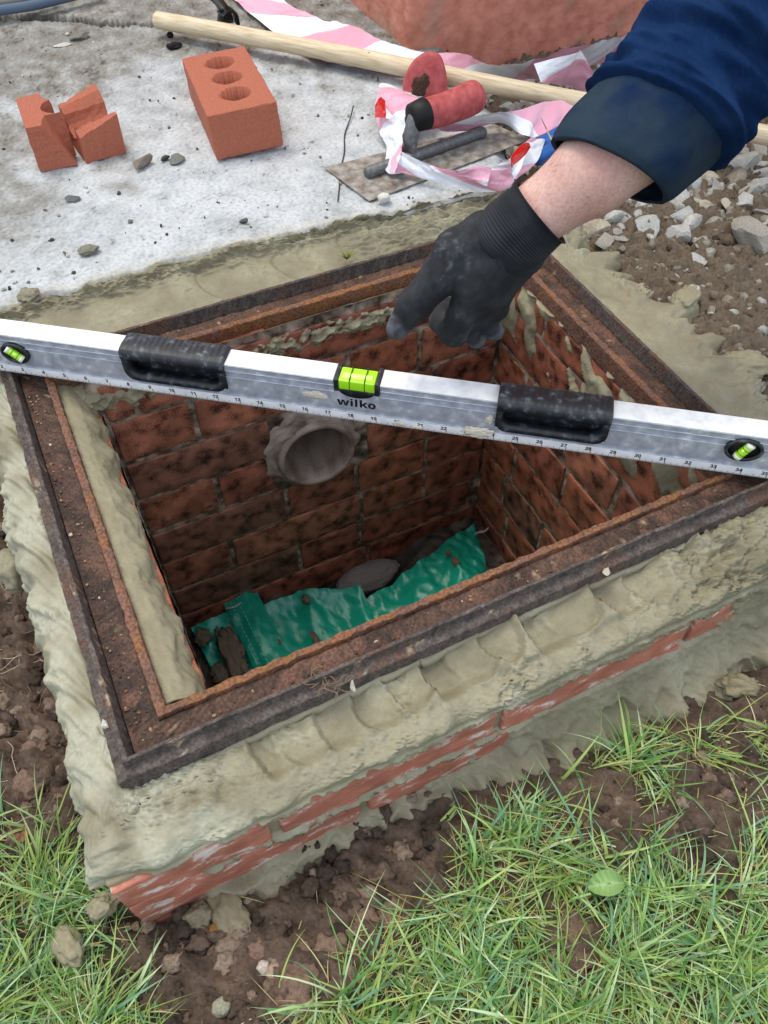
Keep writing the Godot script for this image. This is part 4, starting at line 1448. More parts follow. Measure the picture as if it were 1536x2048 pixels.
# ---------------------------------------------------------------- loose bricks on the slab
func loose_bricks() -> void:
	var c := CSGCombiner3D.new()
	c.name = "red_brick"
	add_child(c, true)
	tag(c, "whole red brick with three round holes lying on the concrete slab", "brick")
	var g := Geo.new()
	rbox(g, Vector3(0.1025, 0.065, 0.215), 0.0018, 0.008, func(p: Vector3, d: Vector3) -> Vector3:
		return p + d * (nz.mid.get_noise_3dv(p) * 0.0010 + nz.fine.get_noise_3dv(p) * 0.0011))
	var b := CSGMesh3D.new()
	b.mesh = g.mesh()
	b.material = mats.new_brick
	b.name = "clay_body"
	c.add_child(b, true)
	for z in [-0.062, -0.004, 0.055]:
		var h := CSGCylinder3D.new()
		h.name = numbered("round_hole", c)
		h.radius = 0.0225
		h.height = 0.09
		h.sides = 40
		h.operation = CSGShape3D.OPERATION_SUBTRACTION
		h.material = mats.new_brick
		c.add_child(h, true)
		h.position = Vector3(0.002, 0.0, z)
	c.transform = Transform3D(Basis(Vector3.UP, -0.125) * Basis(Vector3.BACK, 0.06) * Basis(Vector3.RIGHT, -0.03), Vector3(0.083, 0.0405, -0.675))
	# the two halves of a broken brick
	var r := RandomNumberGenerator.new()
	r.seed = 3
	var lo := PackedVector2Array([Vector2(-0.026, 0.05), Vector2(-0.026, -0.05), Vector2(0.014, -0.05), Vector2(0.017, -0.034), Vector2(0.024, -0.024)])
	var hi := PackedVector2Array([Vector2(-0.026, 0.05), Vector2(-0.026, -0.05), Vector2(0.008, -0.05), Vector2(0.009, -0.036), Vector2(0.019, -0.027)])
	for k in 11:                                                        # half of the round hole
		var a := lerpf(-0.45, 1.15, k / 10.0) * PI * 0.5 + PI
		var q := Vector2(0.026 + cos(a) * 0.0225, -0.002 - sin(a) * 0.0225)
		lo.append(q)
		hi.append(q + Vector2(-0.001, 0.0))
	lo.append_array([Vector2(0.030, 0.024), Vector2(0.029, 0.038), Vector2(0.028, 0.05)])
	hi.append_array([Vector2(0.004, 0.022), Vector2(-0.001, 0.034), Vector2(-0.004, 0.05)])
	lo.reverse()
	hi.reverse()
	var m1 := loft(lo, hi, 0.065, 9, func(q: Vector2, t: float) -> Vector3: return Vector3(q.x, t, q.y), 0.002)
	var o1 := put("broken_brick", m1, mats.new_brick)
	o1.transform = Transform3D(Basis(Vector3.UP, -0.05), Vector3(-0.194, SLAB + 0.001, -0.708))
	tag(o1, "standing broken red brick piece with a notched hole, left of the other half", "brick", "halves of a broken brick")
	# the right piece lies with its broken hole as a trough on top: outlines in (z, y), lofted along x
	var lo2 := PackedVector2Array([Vector2(0.045, 0.0), Vector2(0.045, 0.038), Vector2(0.030, 0.043)])
	var hi2 := PackedVector2Array([Vector2(0.045, 0.0), Vector2(0.045, 0.058), Vector2(0.036, 0.0585)])
	for k in 11:
		var a := PI * k / 10.0
		lo2.append(Vector2(0.007 + cos(a) * 0.0225, 0.047 - sin(a) * 0.0225))
		hi2.append(Vector2(0.007 + cos(a) * 0.0225, 0.052 - sin(a) * 0.0225))
	lo2.append_array([Vector2(-0.025, 0.054), Vector2(-0.04, 0.052), Vector2(-0.045, 0.0)])
	hi2.append_array([Vector2(-0.027, 0.066), Vector2(-0.04, 0.069), Vector2(-0.045, 0.0)])
	var m2 := loft(lo2, hi2, 0.062, 10, func(q: Vector2, t: float) -> Vector3: return Vector3(t - 0.031, q.y, q.x), 0.002)
	var o2 := put("broken_brick", m2, mats.new_brick)
	o2.transform = Transform3D(Basis(Vector3.UP, 0.1), Vector3(-0.129, SLAB + 0.001, -0.702))
	tag(o2, "broken red brick piece with a hollow trough on top, between standing half and whole brick", "brick", "halves of a broken brick")

# ---------------------------------------------------------------- tools
func tools() -> void:
	var o := thing("plastering_trowel", "steel plastering trowel with red rubber handle lying on slab edge inside tape loop", "trowel")
	var corner := [Vector3(0.156, 0.008, -0.487), Vector3(0.177, 0.008, -0.377), Vector3(0.47, 0.008, -0.425), Vector3(0.449, 0.008, -0.49)]
	var g := Geo.new()
	var c: Vector3 = (corner[0] + corner[1] + corner[2] + corner[3]) / 4.0
	for s in [0.0, -0.0013]:
		for q in corner:
			g.vert(q + Vector3(0, s, 0))
	g.quad(0, 1, 2, 3)
	g.quad(4, 7, 6, 5)
	for k in 4:
		g.quad(k, 4 + k, 4 + (k + 1) % 4, (k + 1) % 4)
	put("blade", g.mesh(false), mats.blade_steel, o)
	var bar := [Vector3(0.199, 0.015, -0.434), Vector3(0.414, 0.015, -0.465)]
	var ax: Vector3 = (bar[1] - bar[0]).normalized()
	var b := Geo.new()
	tube(b, [bar[0], bar[0] + ax * 0.004, bar[1] - ax * 0.004, bar[1]], [0.007, 0.0088, 0.0088, 0.007], 14)
	put("mounting_bar", b.mesh(), mats.tool_steel, o)
	var ha0: Vector3 = Vector3(0.296, 0.066, -0.46)
	var dd: Vector3 = (Vector3(0.405, 0.073, -0.469) - ha0).normalized()
	# neck: a thick curved strap rising from the bar into the handle
	var neck: Array = [Vector3(0.28, 0.014, -0.447), Vector3(0.279, 0.03, -0.45), Vector3(0.283, 0.048, -0.454), Vector3(0.289, 0.064, -0.448), Vector3(0.296, 0.07, -0.441)]
	neck[3] = ha0 - dd * 0.004
	neck[4] = ha0 + dd * 0.012
	var nk := Geo.new()
	tube(nk, curve_pts(neck, 5), curve_nums([0.008, 0.0095, 0.0115, 0.0115, 0.009], 5), 14)
	put("neck", nk.mesh(), mats.tool_steel, o)
	var ha: Vector3 = Vector3(0.296, 0.066, -0.46)
	var hb: Vector3 = Vector3(0.405, 0.073, -0.469)
	var d := (hb - ha).normalized()
	var l := ha.distance_to(hb)
	var hd := Geo.new()
	var pts := []
	var rad := []
	for q in [[0.10, 0.0205], [0.13, 0.0215], [0.3, 0.022], [0.5, 0.0225], [0.7, 0.0235], [0.85, 0.0235], [0.93, 0.0215], [0.98, 0.016], [1.0, 0.009]]:
		pts.append(ha + d * l * q[0] + Vector3(0, -0.004 * sin(q[0] * PI), 0))
		rad.append(q[1])
	tube(hd, curve_pts(pts, 3), curve_nums(rad, 3), 28)
	put("handle", hd.mesh(), mats.red_rubber, o)
	var co := Geo.new()
	tube(co, [ha - d * 0.014, ha - d * 0.011, ha + d * (l * 0.1), ha + d * (l * 0.115)], [0.014, 0.0195, 0.0222, 0.0215], 28)
	put("collar", co.mesh(), mats.pit_black, o)
	# the second red handle, end on
	var t := thing("hand_tool", "red rubber tool handle with a mud filled end, leaning behind trowel handle", "tool")
	var e: Vector3 = Vector3(0.377, 0.045, -0.596)
	var back := (Vector3(0.35, -0.18, -0.55)).normalized()
	var right := Vector3(0.86, 0.1, 0.25)
	right = (right - back * right.dot(back)).normalized()
	var up := right.cross(back).normalized()
	var m := Geo.new()
	var outl := PackedVector2Array([Vector2(-0.037, -0.028), Vector2(-0.033, 0.004), Vector2(-0.018, 0.026), Vector2(0.0, 0.037), Vector2(0.016, 0.038), Vector2(0.029, 0.031), Vector2(0.035, 0.012), Vector2(0.036, -0.014), Vector2(0.030, -0.034), Vector2(0.0, -0.04), Vector2(-0.028, -0.038)])
	var sm := PackedVector2Array()
	for k in outl.size():
		for q in 4:
			sm.append(outl[k].cubic_interpolate(outl[(k + 1) % outl.size()], outl[(k + outl.size() - 1) % outl.size()], outl[(k + 2) % outl.size()], q / 4.0))
	var n := sm.size()
	var lay := [[-0.002, 0.0], [-0.001, 0.5], [0.0, 0.86], [0.003, 0.96], [0.008, 1.0], [0.018, 0.98], [0.026, 0.86], [0.034, 0.66], [0.06, 0.55], [0.11, 0.52], [0.118, 0.3]]
	for q in lay:
		for k in n:
			m.vert(e + right * sm[k].x * q[1] + up * sm[k].y * q[1] + back * q[0])
	for i in lay.size() - 1:
		for k in n:
			var a := i * n + k
			var bb := i * n + (k + 1) % n
			m.quad(a, bb, bb + n, a + n)
	put("handle", m.mesh(), mats.red_rubber, t)
	var mud := Geo.new()
	lump(mud, 3, e - right * 0.004 - up * 0.010 - back * 0.002, Vector3(0.019, 0.019, 0.004), 0.6, 3, lin(96, 70, 56), 0.25)
	put("dried_mud", mud.mesh(), mats.soil, t)
	# blue plastic tool half hidden by the wrist
	var bt := thing("blue_tool", "small blue plastic tool with slotted end lying by the tape under the wrist", "tool")
	var p0: Vector3 = Vector3(0.454, 0.012, -0.386)
	var p1: Vector3 = Vector3(0.538, 0.012, -0.414)
	var bx := (p1 - p0).normalized()
	var bz := bx.cross(Vector3.UP).normalized()
	var bg := Geo.new()
	var of := PackedVector2Array()
	var inf := PackedVector2Array()
	for q in rounded(0.13, 0.036, 0.009, 5):
		of.append(q + Vector2(0.06, 0))
	for q in rounded(0.024, 0.013, 0.006, 5):
		inf.append(q + Vector2(0.018, 0.002))
	plate(bg, of, inf, Vector3.ZERO, 0.02, lin(34, 96, 168))
	var body := put("case", bg.mesh(), mats.blue_plastic, bt)
	body.transform = Transform3D(Basis(bx, -bz, Vector3.UP), p0 + Vector3(0, 0.004, 0))
	var rg := Geo.new()
	tube(rg, [Vector3(0.045, -0.02, 0.001), Vector3(0.12, -0.02, 0.001)], [0.003, 0.003], 8, lin(40, 108, 178))
	put("rib", rg.mesh(), mats.blue_plastic, body)

# ---------------------------------------------------------------- pole and barrier tape
func ribbon(parent: Node3D, top: Array, low: Array, start: float, gap := 0.0004) -> void:
	var a := curve_pts(top, 14)
	var b := curve_pts(low, 14)
	var run := [start]
	for k in range(1, a.size()):
		run.append(run[k - 1] + ((a[k] + b[k]) / 2.0).distance_to((a[k - 1] + b[k - 1]) / 2.0))
	for side in 2:
		var nv := 13
		var v := grid(a.size(), nv, func(u: float, w: float) -> Vector3:
			var k := int(round(u * (a.size() - 1)))
			var p: Vector3 = a[k].lerp(b[k], w)
			var n: Vector3 = (b[k] - a[k]).cross(a[mini(k + 1, a.size() - 1)] - a[maxi(k - 1, 0)]).normalized()
			var wr: float = nz.low.get_noise_2d(run[k] * 0.6 + start, w * 0.015) * 0.005 + maxf(nz.ridge.get_noise_2d(run[k] * 0.3 + w * 0.02, w * 0.02 + start), 0.0) * 0.004
			return p + n * (wr + (0.0 if side == 0 else gap)))
		# stripes follow the length of the tape
		var arr := v.surface_get_arrays(0)
		var uv: PackedVector2Array = arr[Mesh.ARRAY_TEX_UV]
		for q in uv.size():
			uv[q] = Vector2(run[q / nv] / 0.20, uv[q].y)
		arr[Mesh.ARRAY_TEX_UV] = uv
		var m := ArrayMesh.new()
		m.add_surface_from_arrays(Mesh.PRIMITIVE_TRIANGLES, arr)
		put("printed_side" if side == 0 else "plain_side", m, mats.tape_printed if side == 0 else mats.tape_back, parent)

func pole_and_tape() -> void:
	var o := thing("wooden_pole", "pale round wooden pole lying across slab, tape and gravel behind the bricks", "pole")
	var a: Vector3 = Vector3(0.07, 0.03, -1.05)
	var b: Vector3 = Vector3(0.75, 0.03, -0.269)
	var d := (b - a).normalized()
	b += d * 0.35
	var g := Geo.new()
	var pts := []
	var rad := []
	var L := a.distance_to(b)
	for k in 60:
		var t := k / 59.0
		pts.append(a + d * L * t + Vector3(0, 0.0015 * sin(t * 9.0), 0))
		rad.append((0.0142 + 0.0004 * sin(t * 23.0)) * (0.8 if k == 0 else (0.99 if k == 1 else 1.0)))
	pts[1] = a + d * 0.003
	tube(g, pts, rad, 22)
	put("shaft", g.mesh(), mats.pale_wood, o)
	var kn := Geo.new()
	lump(kn, 2, a + d * 0.105 + Vector3(0.003, 0.0132, 0.004), Vector3(0.004, 0.0012, 0.003), 0.4, 2, lin(120, 92, 62), 0.1)
	lump(kn, 2, a + d * 0.42 + Vector3(0.001, 0.0136, 0.004), Vector3(0.005, 0.0011, 0.002), 0.4, 4, lin(132, 104, 72), 0.1)
	put("knot", kn.mesh(), mats.plain, o)
	var t := thing("barrier_tape", "red and white plastic barrier tape strewn in loops between wall, pole and trowel", "barrier tape")
	ribbon(t, [Vector3(0.341, 0.03, -1.13), Vector3(0.309, 0.03, -1.036), Vector3(0.331, 0.03, -0.944), Vector3(0.38, 0.03, -0.864), Vector3(0.4, 0.035, -0.765), Vector3(0.434, 0.04, -0.7), Vector3(0.478, 0.05, -0.643), Vector3(0.503, 0.05, -0.59), Vector3(0.553, 0.05, -0.578), Vector3(0.675, 0.05, -0.591), Vector3(0.761, 0.05, -0.59), Vector3(0.864, 0.05, -0.6)],
		[Vector3(0.251, 0.012, -1.233), Vector3(0.244, 0.012, -1.124), Vector3(0.255, 0.012, -0.977), Vector3(0.287, 0.012, -0.807), Vector3(0.371, 0.012, -0.724), Vector3(0.418, 0.012, -0.684), Vector3(0.472, 0.01, -0.626), Vector3(0.545, 0, -0.616), Vector3(0.619, -0.01, -0.627), Vector3(0.677, -0.01, -0.629), Vector3(0.812, -0.01, -0.635), Vector3(0.936, -0.02, -0.66)], 0.06)
	ribbon(t, [Vector3(0.56, 0.05, -0.562), Vector3(0.613, 0.07, -0.53), Vector3(0.622, 0.07, -0.52), Vector3(0.656, 0.02, -0.505)], [Vector3(0.562, 0.03, -0.539), Vector3(0.594, 0.02, -0.543), Vector3(0.631, 0.01, -0.536), Vector3(0.642, 0, -0.506)], 0.12)
	ribbon(t, [Vector3(0.709, 0.03, -0.458), Vector3(0.638, 0.03, -0.462), Vector3(0.6, 0.03, -0.461), Vector3(0.542, 0.035, -0.472), Vector3(0.47, 0.045, -0.45), Vector3(0.419, 0.05, -0.442), Vector3(0.367, 0.045, -0.467), Vector3(0.334, 0.035, -0.481)],
		[Vector3(0.7, 0, -0.421), Vector3(0.637, 0, -0.436), Vector3(0.577, 0.005, -0.441), Vector3(0.478, 0.014, -0.418), Vector3(0.456, 0.022, -0.421), Vector3(0.439, 0.022, -0.465), Vector3(0.377, 0.018, -0.477), Vector3(0.347, 0.018, -0.493)], 0.03, -0.0004)
	ribbon(t, [Vector3(0.382, 0.022, -0.569), Vector3(0.359, 0.03, -0.608), Vector3(0.329, 0.03, -0.649), Vector3(0.306, 0.03, -0.614), Vector3(0.28, 0.024, -0.577), Vector3(0.266, 0.02, -0.527), Vector3(0.253, 0.016, -0.479), Vector3(0.229, 0.014, -0.424), Vector3(0.246, 0.016, -0.41)],
		[Vector3(0.361, 0.03, -0.524), Vector3(0.339, 0.05, -0.505), Vector3(0.33, 0.06, -0.521), Vector3(0.302, 0.055, -0.502), Vector3(0.283, 0.05, -0.481), Vector3(0.272, 0.042, -0.463), Vector3(0.259, 0.04, -0.441), Vector3(0.25, 0.04, -0.422), Vector3(0.249, 0.042, -0.42)], 0.12, -0.0004)
	ribbon(t, [Vector3(0.221, 0.03, -0.406), Vector3(0.225, 0.03, -0.393), Vector3(0.243, 0.02, -0.405), Vector3(0.277, 0.014, -0.372), Vector3(0.32, 0.01, -0.331), Vector3(0.353, 0.01, -0.315), Vector3(0.391, 0.012, -0.33), Vector3(0.422, 0.014, -0.344), Vector3(0.443, 0.016, -0.358), Vector3(0.483, 0.016, -0.401)],
		[Vector3(0.251, 0.04, -0.429), Vector3(0.249, 0.042, -0.421), Vector3(0.252, 0.04, -0.419), Vector3(0.277, 0.035, -0.379), Vector3(0.304, 0.035, -0.351), Vector3(0.316, 0.04, -0.33), Vector3(0.346, 0.04, -0.331), Vector3(0.385, 0.038, -0.344), Vector3(0.422, 0.035, -0.373), Vector3(0.451, 0.03, -0.393)], 0.05, -0.0004)
	# corners of the tape folded over, printed side up
	ribbon(t, [Vector3(0.293, 0.042, -0.34), Vector3(0.302, 0.047, -0.333), Vector3(0.325, 0.047, -0.331), Vector3(0.338, 0.046, -0.32)], [Vector3(0.294, 0.04, -0.339), Vector3(0.31, 0.032, -0.33), Vector3(0.323, 0.027, -0.316), Vector3(0.328, 0.026, -0.312)], 0.0)
	ribbon(t, [Vector3(0.43, 0.042, -0.367), Vector3(0.408, 0.046, -0.357), Vector3(0.381, 0.048, -0.335), Vector3(0.368, 0.046, -0.318)], [Vector3(0.429, 0.04, -0.359), Vector3(0.402, 0.04, -0.335), Vector3(0.386, 0.034, -0.318), Vector3(0.37, 0.024, -0.311)], 0.0)
	ribbon(t, [Vector3(0.293, 0.046, -0.582), Vector3(0.276, 0.044, -0.562), Vector3(0.261, 0.04, -0.536)], [Vector3(0.29, 0.05, -0.559), Vector3(0.28, 0.05, -0.535), Vector3(0.277, 0.05, -0.505)], 0.0)

# ---------------------------------------------------------------- stones and crumbs
func stones() -> void:
	var r := RandomNumberGenerator.new()
	r.seed = 21
	var protos := []
	for k in 9:
		var m := rock(2, 10, k + 3, Vector3(1.15, r.randf_range(0.6, 0.85), r.randf_range(0.75, 1.05)), 0.36, 0.72)
		var sm := StandardMaterial3D.new()
		sm.resource_name = "limestone"
		sm.vertex_color_use_as_albedo = true
		sm.albedo_texture = mats.stone.albedo_texture
		sm.heightmap_enabled = true
		sm.heightmap_texture = mats.stone.heightmap_texture
		sm.heightmap_scale = 0.12
		sm.uv1_triplanar = true
		sm.uv1_world_triplanar = true
		sm.uv1_scale = Vector3.ONE / 0.09
		sm.roughness = 0.85
		sm.albedo_color = [Color8(200, 198, 190), Color8(184, 178, 166), Color8(214, 212, 206), Color8(204, 192, 170), Color8(182, 178, 170), Color8(216, 206, 184), Color8(206, 207, 203), Color8(172, 160, 144), Color8(218, 215, 206)][k]
		protos.append([m, sm])
	var first: Array = []
	for k in 9:
		first.append(null)
	var spots := []
	# the large ones that can be picked out, then the rubble between them
	var big := [Vector3(0.777, -0.03, -0.28), Vector3(0.649, -0.03, -0.105), Vector3(0.504, -0.03, -0.058), Vector3(0.468, -0.03, -0.226), Vector3(0.702, -0.03, -0.24), Vector3(0.716, -0.03, -0.285), Vector3(0.67, -0.03, -0.259), Vector3(0.602, -0.03, -0.245), Vector3(0.506, -0.03, -0.244), Vector3(0.736, -0.03, -0.211), Vector3(0.832, -0.03, -0.297), Vector3(0.782, -0.03, -0.321), Vector3(0.712, -0.03, -0.304), Vector3(0.715, -0.03, -0.161), Vector3(0.685, -0.03, -0.197), Vector3(0.551, -0.03, -0.108), Vector3(0.53, -0.03, -0.221), Vector3(0.529, -0.03, -0.179), Vector3(0.523, -0.03, 0.028), Vector3(0.578, -0.03, -0.115), Vector3(0.582, -0.03, -0.196), Vector3(0.664, -0.03, -0.156), Vector3(0.628, -0.03, -0.152), Vector3(0.528, -0.03, -0.622), Vector3(0.562, -0.03, -0.637), Vector3(0.593, -0.03, -0.621), Vector3(0.764, -0.03, -0.67), Vector3(0.721, -0.03, -0.624), Vector3(0.637, -0.03, -0.632)]
	for k in big.size():
		spots.append([big[k], [0.034, 0.036, 0.016, 0.024, 0.018, 0.022, 0.024, 0.022, 0.02, 0.022, 0.022, 0.02, 0.02, 0.02, 0.016, 0.016, 0.012, 0.012, 0.01, 0.01, 0.012, 0.014, 0.012, 0.02, 0.018, 0.016, 0.02, 0.018, 0.016][k]])
	var tries := 0
	while spots.size() < 296 and tries < 9000:
		tries += 1
		var z := r.randf_range(-0.72, 0.02)
		var x := r.randf_range(0.43, 0.92)
		var edge := maxf(0.43, minf(0.41 + maxf(0.0, -z - 0.35) * 0.36, 0.54))
		if x < edge or (z > -0.2 and r.randf() < ss(-0.24, -0.1, z) * 0.97) or (x < 0.46 and z > -0.2):
			continue
		var s := r.randf_range(0.009, 0.026) * (1.0 if z < -0.16 else 0.6)
		var ok := true
		for q in spots:
			if Vector2(q[0].x - x, q[0].z - z).length() < (q[1] + s) * 0.56:
				ok = false
				break
		if ok:
			spots.append([Vector3(x, 0, z), s])
	for k in spots.size():
		var p: Vector3 = spots[k][0]
		var s: float = spots[k][1]
		var q := k % 9
		var o: Node3D
		var place := "in the rubble heap below the sleeve"
		if p.z < -0.55:
			place = "at the foot of the painted wall"
		elif p.x < 0.53 and p.z < -0.25:
			place = "beside the slab's broken edge"
		elif p.z > -0.19:
			place = "on the brown soil beside the mortar"
		elif p.x > 0.7:
			place = "at the right edge of the rubble heap"
		elif p.z < -0.36:
			place = "behind the sleeve by the pole"
		var lb: String = "%s %s broken stone %s" % ["large" if s > 0.0195 else ("middling" if s > 0.0135 else "small"), ["pale grey", "mid grey", "whitish", "tan", "grey", "cream", "cool grey", "brownish grey", "near white"][q], place]
		if k == 0:
			lb = "large pale angular stone at the right edge, topmost of the big ones"
		elif k == 1:
			lb = "large flat pale stone at the right edge, below the gravel heap on soil"
		elif k == 2:
			lb = "small white stone on the brown soil beside the right mortar"
		elif k == 3:
			lb = "white angular stone touching the mortar under the dark sweatshirt cuff"
		if first[q] == null:
			o = put("stone", protos[q][0], protos[q][1])
			tag(o, lb, "stone", "rubble stones right of the slab")
			first[q] = o
		else:
			o = copy(first[q], "stone", lb, "rubble stones right of the slab")
		o.transform = Transform3D(Basis.from_euler(Vector3(r.randf_range(-0.5, 0.5), r.randf() * TAU, r.randf_range(-0.5, 0.5))).scaled_local(Vector3.ONE * s), Vector3(p.x, ground_height(p.x, p.z) + s * 0.25, p.z))

func scatter(called: String, meshes: Array, m: Material, spots: Array, label: String) -> void:   # stuff: one group of copies per shape
	var o := Node3D.new()
	o.name = called
	add_child(o, true)
	o.set_meta("kind", "stuff")
	o.set_meta("label", label)
	for k in meshes.size():
		var mm := MultiMesh.new()
		mm.transform_format = MultiMesh.TRANSFORM_3D
		mm.use_colors = true
		mm.mesh = meshes[k]
		var mine := []
		for q in range(k, spots.size(), meshes.size()):
			mine.append(spots[q])
		mm.instance_count = mine.size()
		for q in mine.size():
			mm.set_instance_transform(q, mine[q][0])
			mm.set_instance_color(q, mine[q][1])
		var mi := MultiMeshInstance3D.new()
		mi.name = "%s_layer_%03d" % [called, k]
		mi.multimesh = mm
		mi.material_override = m
		mi.set_meta("kind", "stuff")
		o.add_child(mi, true)

func crumbs() -> void:
	var r := RandomNumberGenerator.new()
	r.seed = 31
	var clods := []
	for k in 4:
		var g := Geo.new()
		lump(g, 2, Vector3.ZERO, Vector3(1, 0.8, 0.9), 0.75, k + 60, Color.WHITE, 0.2)
		clods.append(g.mesh())
	var spots := []
	var tries := 0
	while spots.size() < 5200 and tries < 60000:
		tries += 1
		var x := r.randf_range(-0.72, 0.95)
		var z := r.randf_range(-0.35, 0.72)
		if x > -0.375 and x < 0.40 and z > -0.34 and z < 0.335:
			continue
		if z < -0.3 and x < 0.42:
			continue
		if bare(x, z) < 0.5 or (x > -0.1 and x < 0.37 and z < 0.41):
			continue
		if r.randf() > 0.25 + ss(-0.1, 0.3, nz.low.get_noise_2d(x, z)):
			continue
		var s := 0.0014 + 0.0095 * pow(r.randf(), 3.2)
		if x > 0.4 and z < 0.25:
			s *= 0.75
		var c = [lin(98, 82, 70), lin(122, 102, 88), lin(78, 66, 56), lin(144, 122, 106), lin(164, 144, 126)][r.randi() % 5]
		if x > 0.4 and r.randf() < 0.4:
			c = [lin(170, 158, 134), lin(140, 122, 96), lin(190, 184, 170)][r.randi() % 3]
		spots.append([Transform3D(Basis.from_euler(Vector3(r.randf() * TAU, r.randf() * TAU, 0)).scaled_local(Vector3.ONE * s), Vector3(x, ground_height(x, z) + 0.004 * nz.low.get_noise_2d(x * 1.6, z * 1.6) + s * 0.4, z)), c])
	scatter("soil_crumbs", clods, mats.soil, spots, "crumbs of dark soil round the chamber")
	var rocks := []
	for k in 3:
		rocks.append(rock(1, 6, k + 40, Vector3(1, 0.7, 0.85)))
	spots = []
	for k in 6500:
		var z := r.randf_range(-0.8, 0.2)
		var x := r.randf_range(0.42, 0.95)
		if x < 0.40 + maxf(0.0, -z - 0.35) * 0.36 or (z > -0.22 and r.randf() < 0.72):
			continue
		var s := 0.0022 + 0.0095 * pow(r.randf(), 2.4)
		var c = [lin(188, 184, 174), lin(160, 152, 138), lin(204, 200, 192), lin(140, 126, 106)][r.randi() % 4]
		spots.append([Transform3D(Basis.from_euler(Vector3(r.randf() * TAU, r.randf() * TAU, 0)).scaled_local(Vector3.ONE * s), Vector3(x, ground_height(x, z) + s * 0.4, z)), c])
	scatter("gravel", rocks, mats.stone, spots, "fine pale gravel between the rubble stones")
	# grit and crumbs of mortar on the slab
	spots = []
	for k in 2300:
		var x := r.randf_range(-0.5, 0.42)
		var z := slab_edge(x) - 0.008 - 0.85 * pow(r.randf(), 1.2)
		if nz.patch.get_noise_2d(x * 1.5, z * 1.5 + 4.0) < r.randf_range(-0.1, 0.45):
			continue
		var s := 0.0006 + 0.0030 * pow(r.randf(), 4.0)
		var c = [lin(72, 70, 66), lin(110, 106, 98), lin(50, 48, 46), lin(150, 146, 136), lin(196, 194, 186)][r.randi() % 5]
		spots.append([Transform3D(Basis.from_euler(Vector3(r.randf() * TAU, r.randf() * TAU, 0)).scaled_local(Vector3(s, s * 0.7, s)), Vector3(x, SLAB + 0.0005 + s * 0.3, z)), c])
	scatter("slab_grit", [clods[0], clods[1]], mats.plain, spots, "dark grit scattered over the pale slab")

# ---------------------------------------------------------------- the worker's arm
func sleeve_grid(path: Array, radii: Array, segs: int, thick: float, f: Callable) -> ArrayMesh:   # a cloth tube with an inside, open at its first point
	var n := path.size()
	var tang := []
	for i in n:
		tang.append((path[mini(i + 1, n - 1)] - path[maxi(i - 1, 0)]).normalized())
	var fa := []
	var up: Vector3 = Vector3.UP
	for i in n:
		var a: Vector3 = tang[i].cross(up).normalized()
		up = a.cross(tang[i]).normalized()
		fa.append([a, up])
	# rows: inside first (from 4 rows up the tube), over the lip, then outside
	var rows := []
	for k in range(mini(8, n - 1), -1, -1):
		rows.append([k, -thick])
	rows.append([0, -thick * 0.5])
	for k in n:
		rows.append([k, 0.0])
	return grid(segs + 1, rows.size(), func(u: float, w: float) -> Vector3:
		var q = rows[int(round(w * (rows.size() - 1)))]
		var i: int = q[0]
		var an := u * TAU
		var dir: Vector3 = fa[i][0] * cos(an) + fa[i][1] * sin(an)
		var rr: float = radii[i] + q[1]
		return f.call(path[i], dir, rr, float(i) / (n - 1), an, q[1] < -0.0001), true, true)

